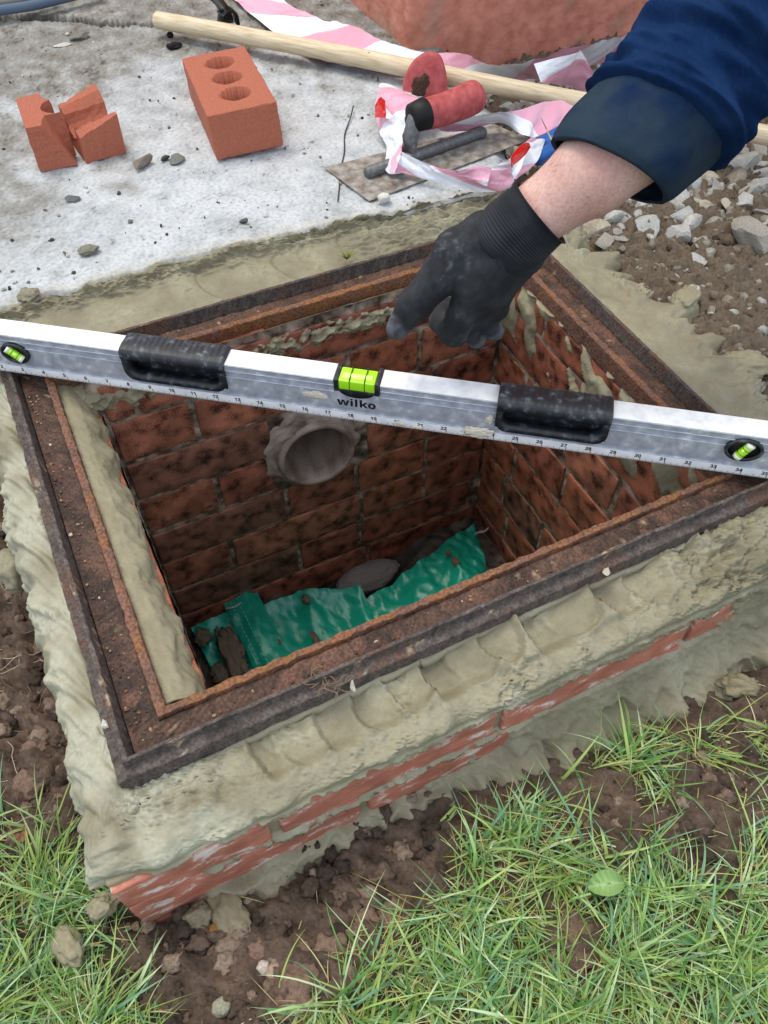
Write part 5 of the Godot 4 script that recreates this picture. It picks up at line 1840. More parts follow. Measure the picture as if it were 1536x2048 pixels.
func person() -> void:
	var o := thing("person", "worker's arm in navy sweatshirt and black glove, pointing down into the chamber", "person")
	var F0: Vector3 = Vector3(0.241, 0.31, 0.071)
	var F1: Vector3 = Vector3(0.181, 0.27, 0.065)
	var F2: Vector3 = Vector3(0.141, 0.237, 0.053)
	var WR: Vector3 = Vector3(0.117, 0.213, 0.047)
	var hand := [
		# wrist and palm
		[WR, Vector3(0.102, 0.21, 0.03), 0.0255, 0.022], [WR, Vector3(0.131, 0.198, 0.052), 0.0255, 0.020],
		[Vector3(0.102, 0.21, 0.03), Vector3(0.086, 0.173, 0.04), 0.0225, 0.0185], [WR, Vector3(0.094, 0.167, 0.046), 0.0255, 0.0195],
		[Vector3(0.127, 0.199, 0.049), Vector3(0.105, 0.162, 0.047), 0.022, 0.0182], [Vector3(0.131, 0.197, 0.051), Vector3(0.117, 0.158, 0.041), 0.0195, 0.0160],
		[Vector3(0.086, 0.173, 0.04), Vector3(0.117, 0.156, 0.041), 0.0185, 0.0155],
		# thumb
		[Vector3(0.103, 0.209, 0.028), Vector3(0.078, 0.198, 0.022), 0.0215, 0.0195], [Vector3(0.078, 0.198, 0.022), Vector3(0.065, 0.18, 0.024), 0.0198, 0.0188],
		[Vector3(0.065, 0.18, 0.024), Vector3(0.039, 0.146, 0.016), 0.0188, 0.0150], [Vector3(0.039, 0.146, 0.016), Vector3(0.025, 0.12, 0.011), 0.0150, 0.0114],
		[Vector3(0.079, 0.196, 0.021), Vector3(0.087, 0.176, 0.04), 0.019, 0.0165],
		# index, bent under at its middle joint
		[Vector3(0.088, 0.17, 0.044), Vector3(0.075, 0.114, 0.035), 0.0175, 0.0140], [Vector3(0.075, 0.114, 0.035), Vector3(0.081, 0.099, -0.002), 0.0134, 0.0112], [Vector3(0.081, 0.099, -0.002), Vector3(0.099, 0.099, -0.022), 0.0112, 0.0100],
		# middle, ring and little fingers curl behind it
		[Vector3(0.093, 0.166, 0.045), Vector3(0.093, 0.109, 0.025), 0.0175, 0.0125], [Vector3(0.092, 0.111, 0.027), Vector3(0.109, 0.087, 0.026), 0.0118, 0.0098],
		[Vector3(0.106, 0.16, 0.044), Vector3(0.111, 0.116, 0.029), 0.0162, 0.0114], [Vector3(0.11, 0.115, 0.03), Vector3(0.128, 0.093, 0.029), 0.0112, 0.0098],
		[Vector3(0.118, 0.156, 0.041), Vector3(0.127, 0.123, 0.031), 0.0148, 0.0105], [Vector3(0.127, 0.123, 0.031), Vector3(0.13, 0.106, 0.02), 0.0103, 0.009],
	]
	var tips := [Vector3(0.024, 0.121, 0.01), Vector3(0.11, 0.087, 0.022), Vector3(0.128, 0.093, 0.025)]
	var knuck := [Vector3(0.06, 0.207, 0.023), Vector3(0.072, 0.127, 0.042), Vector3(0.067, 0.197, 0.031)]
	# body: the forearm and the hand inside the glove, one skin
	var core := [[Vector3(0.312, 0.36, 0.065), Vector3(0.28, 0.338, 0.064), 0.043, 0.043], [Vector3(0.28, 0.338, 0.064), F0, 0.043, 0.040], [F0, F1, 0.041, 0.0345], [F1, F2, 0.0345, 0.0268], [F2, WR, 0.0268, 0.0205]]
	for b in hand:
		core.append([b[0], b[1], b[2] - 0.0055, b[3] - 0.005])
	var flesh := lin(224, 190, 178)
	var pink := lin(214, 170, 160)
	var g := Geo.new()
	field_mesh(g, core, 0.0045, 0.006, func(p: Vector3) -> Vector3:
		_col = mixc(flesh, pink, 0.45 + 1.1 * nz.low.get_noise_3dv(p) + 0.5 * nz.mid.get_noise_3dv(p))
		return p)
	put("body", g.mesh(), mats.skin, o)
	# fine dark hairs on the forearm
	var hr := Geo.new()
	var r := RandomNumberGenerator.new()
	r.seed = 8
	var ax := (F1 - F2).normalized()
	for k in 200:
		var t := r.randf_range(-0.1, 1.0)
		var c := F2.lerp(F1, t)
		var rad := lerpf(0.0268, 0.0345, t)
		var dir := Vector3(r.randfn(), r.randfn(), r.randfn())
		dir = (dir - ax * dir.dot(ax)).normalized()
		var p := c + dir * rad * 0.985
		var side := dir.cross(ax)
		var e := p + dir * 0.0013 + (-ax * 0.7 + side * r.randf_range(-0.8, 0.8)).normalized() * r.randf_range(0.004, 0.009)
		tube(hr, [p, p.lerp(e, 0.5) + dir * 0.0007, e], [0.00008, 0.00007, 0.00004], 3, lin(150, 112, 92), false)
	var hair := put("arm_hair", hr.mesh(), mats.plain, o)
	hair.set_meta("kind", "stuff")
	# glove
	var gl := Geo.new()
	var black := lin(47, 48, 52)
	var worn := lin(70, 72, 77)
	var dust := lin(116, 121, 125)
	field_mesh(gl, hand, 0.0025, 0.0040, func(p: Vector3) -> Vector3:
		var lo: float = nz.low.get_noise_3dv(p * 2.0)
		var mi: float = nz.mid.get_noise_3dv(p * 2.0)
		_col = mixc(black, worn, 0.35 + 0.9 * lo + 0.5 * mi)
		var dip := 1.0
		for t in tips:
			dip = minf(dip, p.distance_to(t))
		_col = mixc(_col, dust, ss(0.019, 0.014, dip + lo * 0.005) * (0.75 + 0.5 * mi + 0.4 * lo))
		for t in knuck:
			_col = mixc(_col, dust, ss(0.032, 0.016, p.distance_to(t)) * ss(0.15, 0.6, nz.fine.get_noise_3dv(p) * 0.6 + mi * 0.5 + 0.5 * lo) * 0.5)
		return p + Vector3(mi, lo, mi) * 0.0007)
	var gv := put("glove", gl.mesh(), mats.glove_knit, o)
	gv.set_meta("label", "black knitted work glove with grey dusty fingertips")
	# the knitted wrist of the glove
	var cp := curve_pts([F2.lerp(F1, 0.02), F2.lerp(WR, 0.35), WR.lerp(F2, 0.1), Vector3(0.111, 0.203, 0.043)], 40)
	var cr := curve_nums([0.0345, 0.0322, 0.0308, 0.0268], 40)
	var wrist_axis := (Vector3(0.132, 0.196, 0.056) - Vector3(0.102, 0.21, 0.03)).normalized()
	var knit := sleeve_grid(cp, cr, 128, 0.0022, func(c: Vector3, dir: Vector3, rr: float, t: float, an: float, inside: bool) -> Vector3:
		var s := absf(dir.dot(wrist_axis))
		var ridge := 0.0 if inside else 0.00055 * sin(t * TAU * 27.0) + 0.00025 * sin(an * 64.0)
		var fold: float = nz.low.get_noise_3dv((c + dir * rr) * 1.0) * 0.0015
		_col = mixc(lin(44, 46, 52), lin(70, 73, 80), 0.3 + 0.7 * nz.low.get_noise_3dv(c + dir * rr))
		return c + dir * (rr * (0.95 + 0.18 * s * ss(0.0, 0.7, t)) + ridge + fold + 0.0022 * ss(0.1, 0.0, t)))
	put("glove_cuff", knit, mats.glove_knit, gv)
	# sweatshirt: ribbed cuff, then the loose sleeve up to the shoulder outside the picture
	var navy := lin(23, 46, 84)
	var navy2 := lin(38, 64, 106)
	var faded := lin(58, 72, 85)
	var C0: Vector3 = Vector3(0.192, 0.272, 0.071)
	var C1: Vector3 = Vector3(0.238, 0.305, 0.068)
	var S1: Vector3 = Vector3(0.253, 0.315, 0.066)
	var S2: Vector3 = Vector3(0.282, 0.341, 0.06)
	var S3: Vector3 = Vector3(0.313, 0.369, 0.058)
	var EB: Vector3 = S3 + (S3 - S2).normalized() * 0.09
	var SH: Vector3 = EB + Vector3(0.24, 0.24, -0.06)
	var skew := Vector3(0.73, -0.68, 0.0).rotated(Vector3.RIGHT, deg_to_rad(-51.7)).rotated(Vector3.UP, deg_to_rad(-26.2))   # the cuff is pulled askew, its underside further up the arm
	var arm_axis := (C1 - C0).normalized()
	var cpath := curve_pts([C0, C0.lerp(C1, 0.5), C1, C1.lerp(S1, 1.2)], 10)
	var crad := curve_nums([0.0545, 0.0565, 0.0575, 0.056], 10)
	var cuff := sleeve_grid(cpath, crad, 150, 0.004, func(c: Vector3, dir: Vector3, rr: float, t: float, an: float, inside: bool) -> Vector3:
		var lo: float = nz.low.get_noise_3dv((c + dir * rr) * 0.8)
		_col = mixc(faded, navy, 0.1 + 0.8 * lo + 0.3 * nz.mid.get_noise_3dv(c + dir * rr))
		var rib := 0.0 if inside else 0.0004 * sin(an * 75.0)
		return c + dir * (rr + rib + lo * 0.0035 - 0.0025 * ss(0.12, 0.0, t)) + arm_axis * 0.3 * dir.dot(skew) * rr)
	put("sleeve_cuff", cuff, mats.sweatshirt, o)
	var spath := curve_pts([C1.lerp(S1, -0.35), S1, S2, S3, EB, EB.lerp(SH, 0.5), SH], 20)
	var srad := curve_nums([0.0575, 0.0590, 0.0585, 0.0615, 0.068, 0.078, 0.085], 20)
	var n_s := spath.size()
	var sleeve := sleeve_grid(spath, srad, 140, 0.004, func(c: Vector3, dir: Vector3, rr: float, t: float, an: float, inside: bool) -> Vector3:
		var p := c + dir * rr
		var lo: float = nz.low.get_noise_3dv(p * 0.55)
		var mi: float = nz.mid.get_noise_3dv(p * 0.5)
		var fold: float = nz.low.get_noise_3d(cos(an) * 0.03, sin(an) * 0.03, t * 0.35)
		_col = mixc(navy, navy2, 0.35 + 0.7 * nz.patch.get_noise_3dv(p * 1.6) + 0.35 * nz.fine.get_noise_3dv(p))
		var puff := 0.004 + 0.004 * ss(0.0, 0.05, t) * ss(0.22, 0.06, t)
		rr *= lerpf(0.86, 1.0, ss(0.0, 0.045, t))
		c += arm_axis * 0.3 * dir.dot(skew) * rr * ss(0.22, 0.05, t)
		if inside:
			return c + dir * (rr - 0.004)
		return c + dir * (rr + puff + lo * 0.007 + fold * 0.014 * ss(0.02, 0.12, t) + mi * 0.0015))
	put("sleeve", sleeve, mats.sweatshirt, o)
	var cap := Geo.new()
	lump(cap, 3, spath[n_s - 1], Vector3.ONE * 0.086, 0.05, 2, navy, 0.1)
	put("shoulder", cap.mesh(), mats.sweatshirt, o)

# ---------------------------------------------------------------- the green sheet in the pit
func green_sheet() -> void:
	var teal := lin(24, 190, 160)
	var o := thing("woven_sheet", "folded green woven plastic sheet lying muddy on the chamber floor", "sheet")
	var f := func(x: float, z: float, s: float) -> float:
		var ph := fposmod((x + 0.25 * z) * 11.0 + s, 1.0)
		return 0.013 * (absf(ph - 0.7) / 0.7 if ph < 0.7 else (ph - 0.7) / 0.3) * ss(-0.21, -0.12, z) + 0.008 * nz.low.get_noise_2d(x * 0.8 + s, z * 0.5) + 0.004 * nz.mid.get_noise_2d(x * 0.6, z * 0.5)
	var back_a: Array = [Vector3(-0.251, -0.565, -0.185), Vector3(-0.188, -0.565, -0.187), Vector3(-0.135, -0.565, -0.172), Vector3(-0.062, -0.565, -0.171), Vector3(-0.013, -0.565, -0.152), Vector3(0.036, -0.565, -0.13)]
	var pa := curve_pts(back_a, 16)
	put("left_fold", grid(pa.size(), 60, func(u: float, w: float) -> Vector3:
		var b: Vector3 = pa[int(round(u * (pa.size() - 1)))]
		var z := lerpf(b.z, 0.2, w)
		var x := b.x + 0.03 * w * (1.0 - u) - 0.02 * w * u
		_col = teal * (1.0 + 0.18 * nz.patch.get_noise_2d(x * 3.0, z * 3.0))
		return Vector3(x, b.y + f.call(x, z, 0.0) + 0.012 * ss(0.1, 0.0, w) - 0.02 * w, z), true), mats.woven_plastic, o)
	var back_b: Array = [Vector3(0.034, -0.57, -0.114), Vector3(0.099, -0.565, -0.123), Vector3(0.167, -0.56, -0.14), Vector3(0.236, -0.56, -0.162), Vector3(0.29, -0.565, -0.177)]
	var pb := curve_pts(back_b, 16)
	put("right_fold", grid(pb.size(), 60, func(u: float, w: float) -> Vector3:
		var b: Vector3 = pb[int(round(u * (pb.size() - 1)))]
		var z := lerpf(b.z, 0.2, w)
		var x := b.x - 0.12 * w * u + 0.01 * w
		_col = teal * (1.0 + 0.18 * nz.patch.get_noise_2d(x * 3.0, z * 3.0))
		return Vector3(x, b.y + f.call(x, z, 2.0) * 1.2 + 0.02 * sin(u * PI) * ss(0.0, 0.3, w) - 0.02 * w, z), true), mats.woven_plastic, o)
	# sewn hem turned over at the left
	var hem := grid(16, 60, func(u: float, w: float) -> Vector3:
		var x := lerpf(-0.187, -0.128, u) + 0.012 * w
		var z := lerpf(-0.205, 0.2, w)
		_col = teal * (0.9 + 0.15 * nz.patch.get_noise_2d(x * 3.0, z * 3.0))
		return Vector3(x, -0.545 + f.call(x, z, 0.0) * 0.7 + 0.006 * sin(u * PI) - 0.02 * w - 0.003 * ss(0.12, 0.2, u) * ss(0.3, 0.22, u), z), true)
	put("sewn_hem", hem, mats.woven_plastic, o)
	var st := Geo.new()
	for k in 30:
		var z := -0.195 + k * 0.009
		for dx in [0.010, 0.022]:
			var p := Vector3(-0.187 + dx + 0.012 * (z + 0.205) / 0.4, -0.537 - 0.02 * (z + 0.205) / 0.4 + f.call(-0.187 + dx, z, 0.0) * 0.7, z)
			tube(st, [p, p + Vector3(0, 0.0012, 0.003), p + Vector3(0, 0, 0.006)], [0.0007, 0.0009, 0.0007], 5, lin(120, 205, 180))
	var sm := put("stitching", st.mesh(), mats.plain, o)
	sm.set_meta("kind", "stuff")
	for q in [Vector3(-0.174, -0.55, -0.188), Vector3(0.283, -0.55, -0.142)]:
		var c := Geo.new()
		var pts := []
		var rad := []
		for k in 15:
			var a := TAU * k / 14.0
			pts.append(q + Vector3(cos(a) * 0.014, 0.004 + 0.010 * sin(a) + 0.003 * sin(a * 3.0), sin(a) * 0.006))
			rad.append(0.0016)
		tube(c, pts, rad, 6, lin(176, 176, 166))
		put("cord_loop", c.mesh(), mats.plain, o)
	var k := 0
	for q in [[Vector3(-0.206, -0.54, -0.108), 0.036, 0.055], [Vector3(-0.239, -0.55, -0.16), 0.025, 0.02], [Vector3(-0.234, -0.55, -0.083), 0.03, 0.02], [Vector3(-0.152, -0.545, -0.108), 0.010, 0.013], [Vector3(-0.059, -0.545, -0.151), 0.012, 0.010], [Vector3(-0.132, -0.55, -0.097), 0.012, 0.014], [Vector3(0.203, -0.535, -0.101), 0.012, 0.012], [Vector3(0.2, -0.535, -0.123), 0.010, 0.006], [Vector3(-0.074, -0.55, -0.076), 0.010, 0.02]]:
		k += 1
		var g := Geo.new()
		lump(g, 3, Vector3.ZERO, Vector3(q[1] * 0.5, 0.0035, q[2] * 0.8), 0.9, k * 3, lin(112, 100, 84), 0.25)
		var m := put("mud_patch", g.mesh(), mats.mortar, o)
		m.position = q[0] + Vector3(0, 0.004, 0.004)

# ---------------------------------------------------------------- small things lying about
func chip(called: String, label: String, cat: String, at: Vector3, size: Vector3, col: Color, seed_: int, m: Material, group := "", soft := false, turn := 0.0) -> void:
	var o: MeshInstance3D
	if soft:
		var g := Geo.new()
		lump(g, 3, Vector3.ZERO, size * 0.85, 0.5 if size.x > 0.011 else 0.2, seed_, col, 0.1)
		o = put(called, g.mesh(), m)
	else:
		var ms := rock(2, 11, seed_, size, 0.3, 0.62)
		var mm: StandardMaterial3D = m.duplicate()
		mm.albedo_color = col.linear_to_srgb()
		o = put(called, ms, mm)
	o.position = at
	o.rotation.y = turn
	tag(o, label, cat, group)

func small_things() -> void:
	var st: Material = mats.stone
	var mo: Material = mats.mortar
	var Y := SLAB + 0.002
	# chips and lumps on the slab
	chip("stone_chip", "reddish grey wedge shaped chip between the bricks and the sheet edge of dust", "chip", Vector3(-0.084, Y + 0.006, -0.612), Vector3(0.026, 0.010, 0.016), lin(150, 138, 128), 3, st, "", false, 0.7)
	chip("stone_chip", "flat grey chip just right of the wedge shaped chip on the slab", "chip", Vector3(-0.030, Y + 0.003, -0.604), Vector3(0.024, 0.006, 0.011), lin(140, 140, 132), 5, st, "", false, 0.2)
	chip("stone_chip", "dark grey triangular chip on the white slab below the broken brick", "chip", Vector3(-0.194, Y + 0.002, -0.565), Vector3(0.015, 0.004, 0.009), lin(112, 116, 112), 8, st)
	chip("mortar_lump", "grey green mortar dropping on the slab at left above the level", "mortar lump", Vector3(-0.206, Y + 0.004, -0.428), Vector3(0.016, 0.006, 0.010), lin(126, 124, 108), 9, mo, "", true)
	chip("stone_chip", "small dark grey pebble in the middle of the white slab", "chip", Vector3(0.002, Y + 0.003, -0.404), Vector3(0.008, 0.005, 0.006), lin(104, 106, 102), 12, st)
	chip("stone_chip", "small black chip between wedge chip and whole brick", "chip", Vector3(-0.048, Y + 0.003, -0.612), Vector3(0.009, 0.006, 0.008), lin(72, 70, 68), 14, st)
	chip("paint_flake", "white flake lying behind the broken brick near the crack", "flake", Vector3(-0.095, 0.006, -1.083), Vector3(0.020, 0.003, 0.010), lin(226, 226, 214), 17, st)
	chip("stone_chip", "broken concrete piece lying in the crack at the back of the slab", "chip", Vector3(-0.067, 0.008, -1.097), Vector3(0.026, 0.010, 0.018), lin(146, 142, 134), 19, st)
	chip("soot_crumb", "black crumb on the slab behind the whole brick, upper one", "crumb", Vector3(0.087, 0.007, -1.036), Vector3(0.007, 0.006, 0.007), lin(40, 38, 37), 21, mats.soil, "", true)
	chip("soot_crumb", "black curled crumb on the slab behind the whole brick, lower one", "crumb", Vector3(0.08, 0.007, -0.987), Vector3(0.016, 0.006, 0.010), lin(40, 38, 37), 23, mats.soil, "", true)
	chip("mortar_lump", "white mortar crumb beside the trowel blade's lower corner", "mortar lump", Vector3(0.196, 0.012, -0.369), Vector3(0.011, 0.008, 0.009), lin(214, 212, 204), 27, mo, "", true)
	chip("mortar_lump", "mortar lump at the left end of the slab edge above the level", "mortar lump", Vector3(-0.294, 0.004, -0.372), Vector3(0.016, 0.010, 0.014), lin(140, 134, 114), 29, mo, "", true)
	# bits on the frame
	chip("paint_flake", "white flake on the front bar of the frame, right of the middle", "flake", Vector3(0.118, -0.011, 0.275), Vector3(0.007, 0.0025, 0.005), lin(214, 206, 188), 91, st, "", false, 0.5)
	chip("paint_flake", "white flake on the front bar of the frame beside the root tangle", "flake", Vector3(-0.15, -0.011, 0.279), Vector3(0.007, 0.0025, 0.004), lin(206, 200, 186), 93, st, "", false, 0.9)
	chip("paint_flake", "small white flake on the frame's left bar near the front corner", "flake", Vector3(-0.351, -0.01, 0.219), Vector3(0.005, 0.0025, 0.006), lin(226, 224, 214), 95, st)
	chip("paint_flake", "white crumb inside the front left corner of the frame's lip", "flake", Vector3(-0.307, -0.018, 0.229), Vector3(0.008, 0.004, 0.006), lin(226, 228, 230), 97, st)
	var tg := Geo.new()
	var tr := RandomNumberGenerator.new()
	tr.seed = 12
	var tp: Vector3 = Vector3(-0.17, -0.006, 0.266)
	for k in 16:
		var q := []
		var d := Vector3(tr.randfn(), absf(tr.randfn()) * 0.3, tr.randfn()).normalized()
		var p := tp + Vector3(tr.randf_range(-0.012, 0.012), tr.randf_range(-0.004, 0.003), tr.randf_range(-0.008, 0.010))
		for e in 5:
			q.append(p)
			d = (d + Vector3(tr.randfn(), tr.randfn() * 0.25, tr.randfn()) * 0.6).normalized()
			p += d * 0.005
		tube(tg, curve_pts(q, 3), curve_nums([0.0006, 0.0006, 0.0005, 0.0005, 0.0003], 3), 4, lin(120, 100, 84), false)
	tag(put("root_tangle", tg.mesh(), mats.plain), "small dry root tangle caught on the front bar of the frame", "roots")
	# dropped mortar on grass and soil
	chip("mortar_lump", "long grey mortar lump lying in the grass at lower left", "mortar lump", Vector3(-0.447, -0.148, 0.33), Vector3(0.013, 0.011, 0.021), lin(150, 142, 116), 31, mo, "", true, 0.3)
	chip("mortar_lump", "grey mortar lump beside the chamber's front left corner", "mortar lump", Vector3(-0.414, -0.152, 0.31), Vector3(0.015, 0.012, 0.012), lin(156, 148, 122), 33, mo, "", true)
	chip("mortar_lump", "grey mortar lump on the soil under the front left bricks", "mortar lump", Vector3(-0.34, -0.172, 0.35), Vector3(0.014, 0.014, 0.012), lin(134, 124, 102), 35, mo, "", true)
	chip("mortar_lump", "dribble of grey mortar hanging below the front bricks at left", "mortar lump", Vector3(-0.316, -0.175, 0.36), Vector3(0.018, 0.014, 0.030), lin(138, 128, 104), 37, mo, "", true, 0.2)
	chip("mortar_lump", "grey mortar lump with a ragged edge by the right mortar border", "mortar lump", Vector3(0.468, -0.022, -0.034), Vector3(0.034, 0.012, 0.018), lin(148, 142, 116), 39, mo, "", true, 0.5)
	chip("mortar_lump", "large ragged mortar heap at the right picture edge over the level", "mortar lump", Vector3(0.458, -0.028, 0.094), Vector3(0.042, 0.016, 0.024), lin(156, 148, 120), 41, mo, "", true, -0.5)
	chip("mortar_lump", "grey mortar clod lying on the soil at right below the spread mortar", "mortar lump", Vector3(0.25, -0.165, 0.389), Vector3(0.026, 0.012, 0.014), lin(140, 130, 104), 43, mo, "", true, -0.6)
	chip("mortar_lump", "mortar clod pressed against the soil left of the chamber", "mortar lump", Vector3(-0.408, -0.1, -0.047), Vector3(0.022, 0.026, 0.028), lin(146, 140, 118), 45, mo, "", true)
	# soil lumps and pebbles in front
	var sg := "loose soil lumps before the chamber"
	var n := 0
	for q in [[-0.246, 0.43, .022], [-0.282, 0.45, .03], [-0.208, 0.421, .018], [-0.299, 0.399, .014], [-0.29, 0.423, .010], [-0.266, 0.433, .013], [-0.239, 0.458, .016], [-0.206, 0.449, .014], [-0.22, 0.393, .012], [-0.324, 0.417, .012], [-0.051, 0.516, .026], [-0.078, 0.526, .016], [-0.444, 0.126, .018], [-0.46, 0.158, .022], [-0.438, 0.191, .014], [-0.472, 0.201, .016], [-0.432, 0.102, .012], [-0.421, 0.16, .012], [-0.369, 0.369, .012], [-0.182, 0.429, .02], [-0.14, 0.417, .014], [0.044, 0.452, .010]]:
		n += 1
		var lb: String = "%s brown soil lump %s" % ["large" if q[2] > 0.0185 else ("middling" if q[2] > 0.0135 else "small"), "on the dug bank left of the chamber" if q[0] < -0.4 and q[1] < 0.3 else ("close under the front bricks" if q[1] < 0.4 else ("by the grass at bottom left" if q[0] < -0.35 else "on the bare strip before the chamber"))]
		if n == 11:
			lb = "round brown worm cast of soil standing in the grass at lower right"
		elif n == 2:
			lb = "broad flat pinkish brown soil lump at the bottom middle"
		chip("soil_lump", lb, "soil lump", soil(q[0], q[1]), Vector3(q[2], q[2] * 0.55, q[2] * 0.85), lin(150, 124, 108) if n != 11 else lin(136, 112, 94), 50 + n, mats.soil, sg, true, n * 0.7)
	chip("pebble", "smooth grey pebble on the soil at the bottom, right of the grass", "pebble", soil(-0.345, 0.428) + Vector3(0, 0.004, 0), Vector3(0.010, 0.007, 0.009), lin(170, 168, 146), 81, st, "", true)
	chip("pebble", "small white pebble on the soil strip, leftmost of two close together", "pebble", soil(-0.303, 0.415) + Vector3(0, 0.004, 0), Vector3(0.007, 0.006, 0.007), lin(214, 202, 192), 82, st, "", true)
	chip("pebble", "small tan pebble on the soil strip, rightmost of two close together", "pebble", soil(-0.295, 0.422) + Vector3(0, 0.004, 0), Vector3(0.009, 0.007, 0.008), lin(186, 162, 140), 83, st, "", true)
	chip("pebble", "orange brown pebble under the front left bricks", "pebble", soil(-0.332, 0.366) + Vector3(0, 0.004, 0), Vector3(0.006, 0.006, 0.006), lin(160, 112, 66), 84, st, "", true)
	chip("pebble", "pinkish brown pebble on the left soil bank", "pebble", soil(-0.475, 0.209) + Vector3(0, 0.004, 0), Vector3(0.012, 0.009, 0.010), lin(168, 118, 96), 85, st, "", true)
	# rusty wire on the slab
	var w := Geo.new()
	var wp := curve_pts([Vector3(0.27, 0.012, -0.633), Vector3(0.251, 0.008, -0.604), Vector3(0.225, 0.006, -0.567), Vector3(0.201, 0.006, -0.516), Vector3(0.175, 0.006, -0.472), Vector3(0.156, 0.006, -0.433), Vector3(0.138, 0.006, -0.398)], 6)
	tube(w, wp, curve_nums([0.0011, 0.0011, 0.0011, 0.0011, 0.0011, 0.0011, 0.001], 6), 6, lin(66, 60, 58))
	tag(put("wire", w.mesh(), mats.plain), "thin dark wire lying on the slab left of the trowel blade", "wire")
	var s2 := Geo.new()
	tube(s2, curve_pts([Vector3(0.447, 0.07, -0.371), Vector3(0.47, 0.04, -0.38), Vector3(0.178, 0.267, 0.014)], 4), curve_nums([0.0006, 0.0009, 0.001], 4), 6, lin(190, 166, 120))
	tag(put("straw", s2.mesh(), mats.plain), "thin dry straw sticking up between the tape and the wrist", "straw")
	# hose and bracket at the top edge
	var h := thing("hose", "grey blue hose lying at the back left corner of the slab", "hose")
	var hg := Geo.new()
	tube(hg, curve_pts([Vector3(-0.229, 0.024, -1.231), Vector3(-0.175, 0.024, -1.233), Vector3(-0.121, 0.024, -1.23), Vector3(-0.063, 0.024, -1.239), Vector3(0.017, 0.024, -1.255)], 8), curve_nums([0.0085, 0.0085, 0.0085, 0.0085, 0.0085], 8), 14, lin(84, 100, 120))
	put("tube", hg.mesh(), mats.plain, h)
	var hg2 := Geo.new()
	tube(hg2, curve_pts([Vector3(-0.224, 0.03, -1.246), Vector3(-0.17, 0.03, -1.25), Vector3(-0.124, 0.03, -1.25), Vector3(-0.064, 0.03, -1.269)], 8), curve_nums([0.008, 0.008, 0.008, 0.008], 8), 14, lin(120, 118, 112))
	put("tube", hg2.mesh(), mats.plain, h)
	var bk := thing("pipe_clip", "dark grey curved plastic clip standing behind the pole end at top", "clip")
	var bg := Geo.new()
	var arc: Array = curve_pts([Vector3(0.17, 0.05, -1.056), Vector3(0.173, 0.05, -1.019), Vector3(0.174, 0.045, -0.994), Vector3(0.18, 0.03, -1.002), Vector3(0.186, 0.014, -1.021)], 6)
	for k in arc.size():
		for q in 2:
			for e in 2:
				bg.vert(arc[k] + Vector3(0.018 * q, 0.004 * e, 0.004 * q), lin(62, 68, 76))
	for k in arc.size() - 1:
		var b := k * 4
		bg.quad(b, b + 4, b + 6, b + 2)
		bg.quad(b + 1, b + 3, b + 7, b + 5)
		bg.quad(b, b + 1, b + 5, b + 4)
		bg.quad(b + 2, b + 6, b + 7, b + 3)
	put("strap", bg.mesh(), mats.black_rubber, bk)
	var rg := Geo.new()
	var ra: Array = curve_pts([Vector3(0.178, 0.016, -1.024), Vector3(0.174, 0.04, -0.994), Vector3(0.187, 0.045, -0.998), Vector3(0.201, 0.036, -1.003), Vector3(0.206, 0.014, -1.012)], 6)
	for k in ra.size():
		for q in 2:
			for e in 2:
				rg.vert(ra[k] + Vector3(0.004 * e, 0.003 * e, 0.024 * q - 0.01), lin(66, 72, 80))
	for k in ra.size() - 1:
		var b := k * 4
		rg.quad(b, b + 2, b + 6, b + 4)
		rg.quad(b + 1, b + 5, b + 7, b + 3)
		rg.quad(b, b + 4, b + 5, b + 1)
		rg.quad(b + 2, b + 3, b + 7, b + 6)
	put("ring", rg.mesh(), mats.black_rubber, bk)
	# moss sprig by the back of the frame
	var ms := Geo.new()
	var r := RandomNumberGenerator.new()
	r.seed = 2
	var mp: Vector3 = Vector3(0.099, -0.004, -0.281)
	for k in 26:
		var e := mp + Vector3(r.randf_range(-0.012, 0.012), r.randf_range(0.004, 0.014), r.randf_range(-0.01, 0.01))
		tube(ms, [mp + (e - mp) * 0.3 * r.randf(), e], [0.0007, 0.0003], 4, lin(128, 140, 52))
	tag(put("moss_sprig", ms.mesh(), mats.plain), "tiny yellow green moss sprig in the mortar behind the frame", "moss")
	# pale roots hanging out of the dug soil
	var ro := Geo.new()
	for k in 70:
		var z := r.randf_range(-0.08, 0.3)
		var x := -0.425 - 0.11 * pow(r.randf(), 1.3)
		var p := soil(x, z) + Vector3(0, 0.004, 0)
		var pts := [p]
		var rad := [0.0004]
		var d := Vector3(r.randf_range(-1, 1), r.randf_range(-0.2, 0.5), r.randf_range(-1, 1)).normalized()
		for q in r.randi_range(4, 8):
			d = (d + Vector3(r.randf_range(-1, 1), r.randf_range(-0.6, 0.5), r.randf_range(-1, 1)) * 0.7).normalized()
			p += d * 0.009
			p.y = maxf(p.y, ground_height(p.x, p.z) - 0.002)
			pts.append(p)
			rad.append(0.00035)
		tube(ro, curve_pts(pts, 3), curve_nums(rad, 3), 4, [lin(196, 182, 158), lin(150, 130, 108), lin(120, 100, 82)][k % 3], false)
	var rt := put("roots", ro.mesh(), mats.plain)
	rt.set_meta("kind", "stuff")
	rt.set_meta("label", "fine pale roots in the dug soil left of the chamber")
	# a broad dock leaf in the grass
	var lf := thing("dock_plant", "single broad pale green leaf lying in the grass at lower right", "leaf", soil(-0.01, 0.495) + Vector3(0, 0.026, 0))
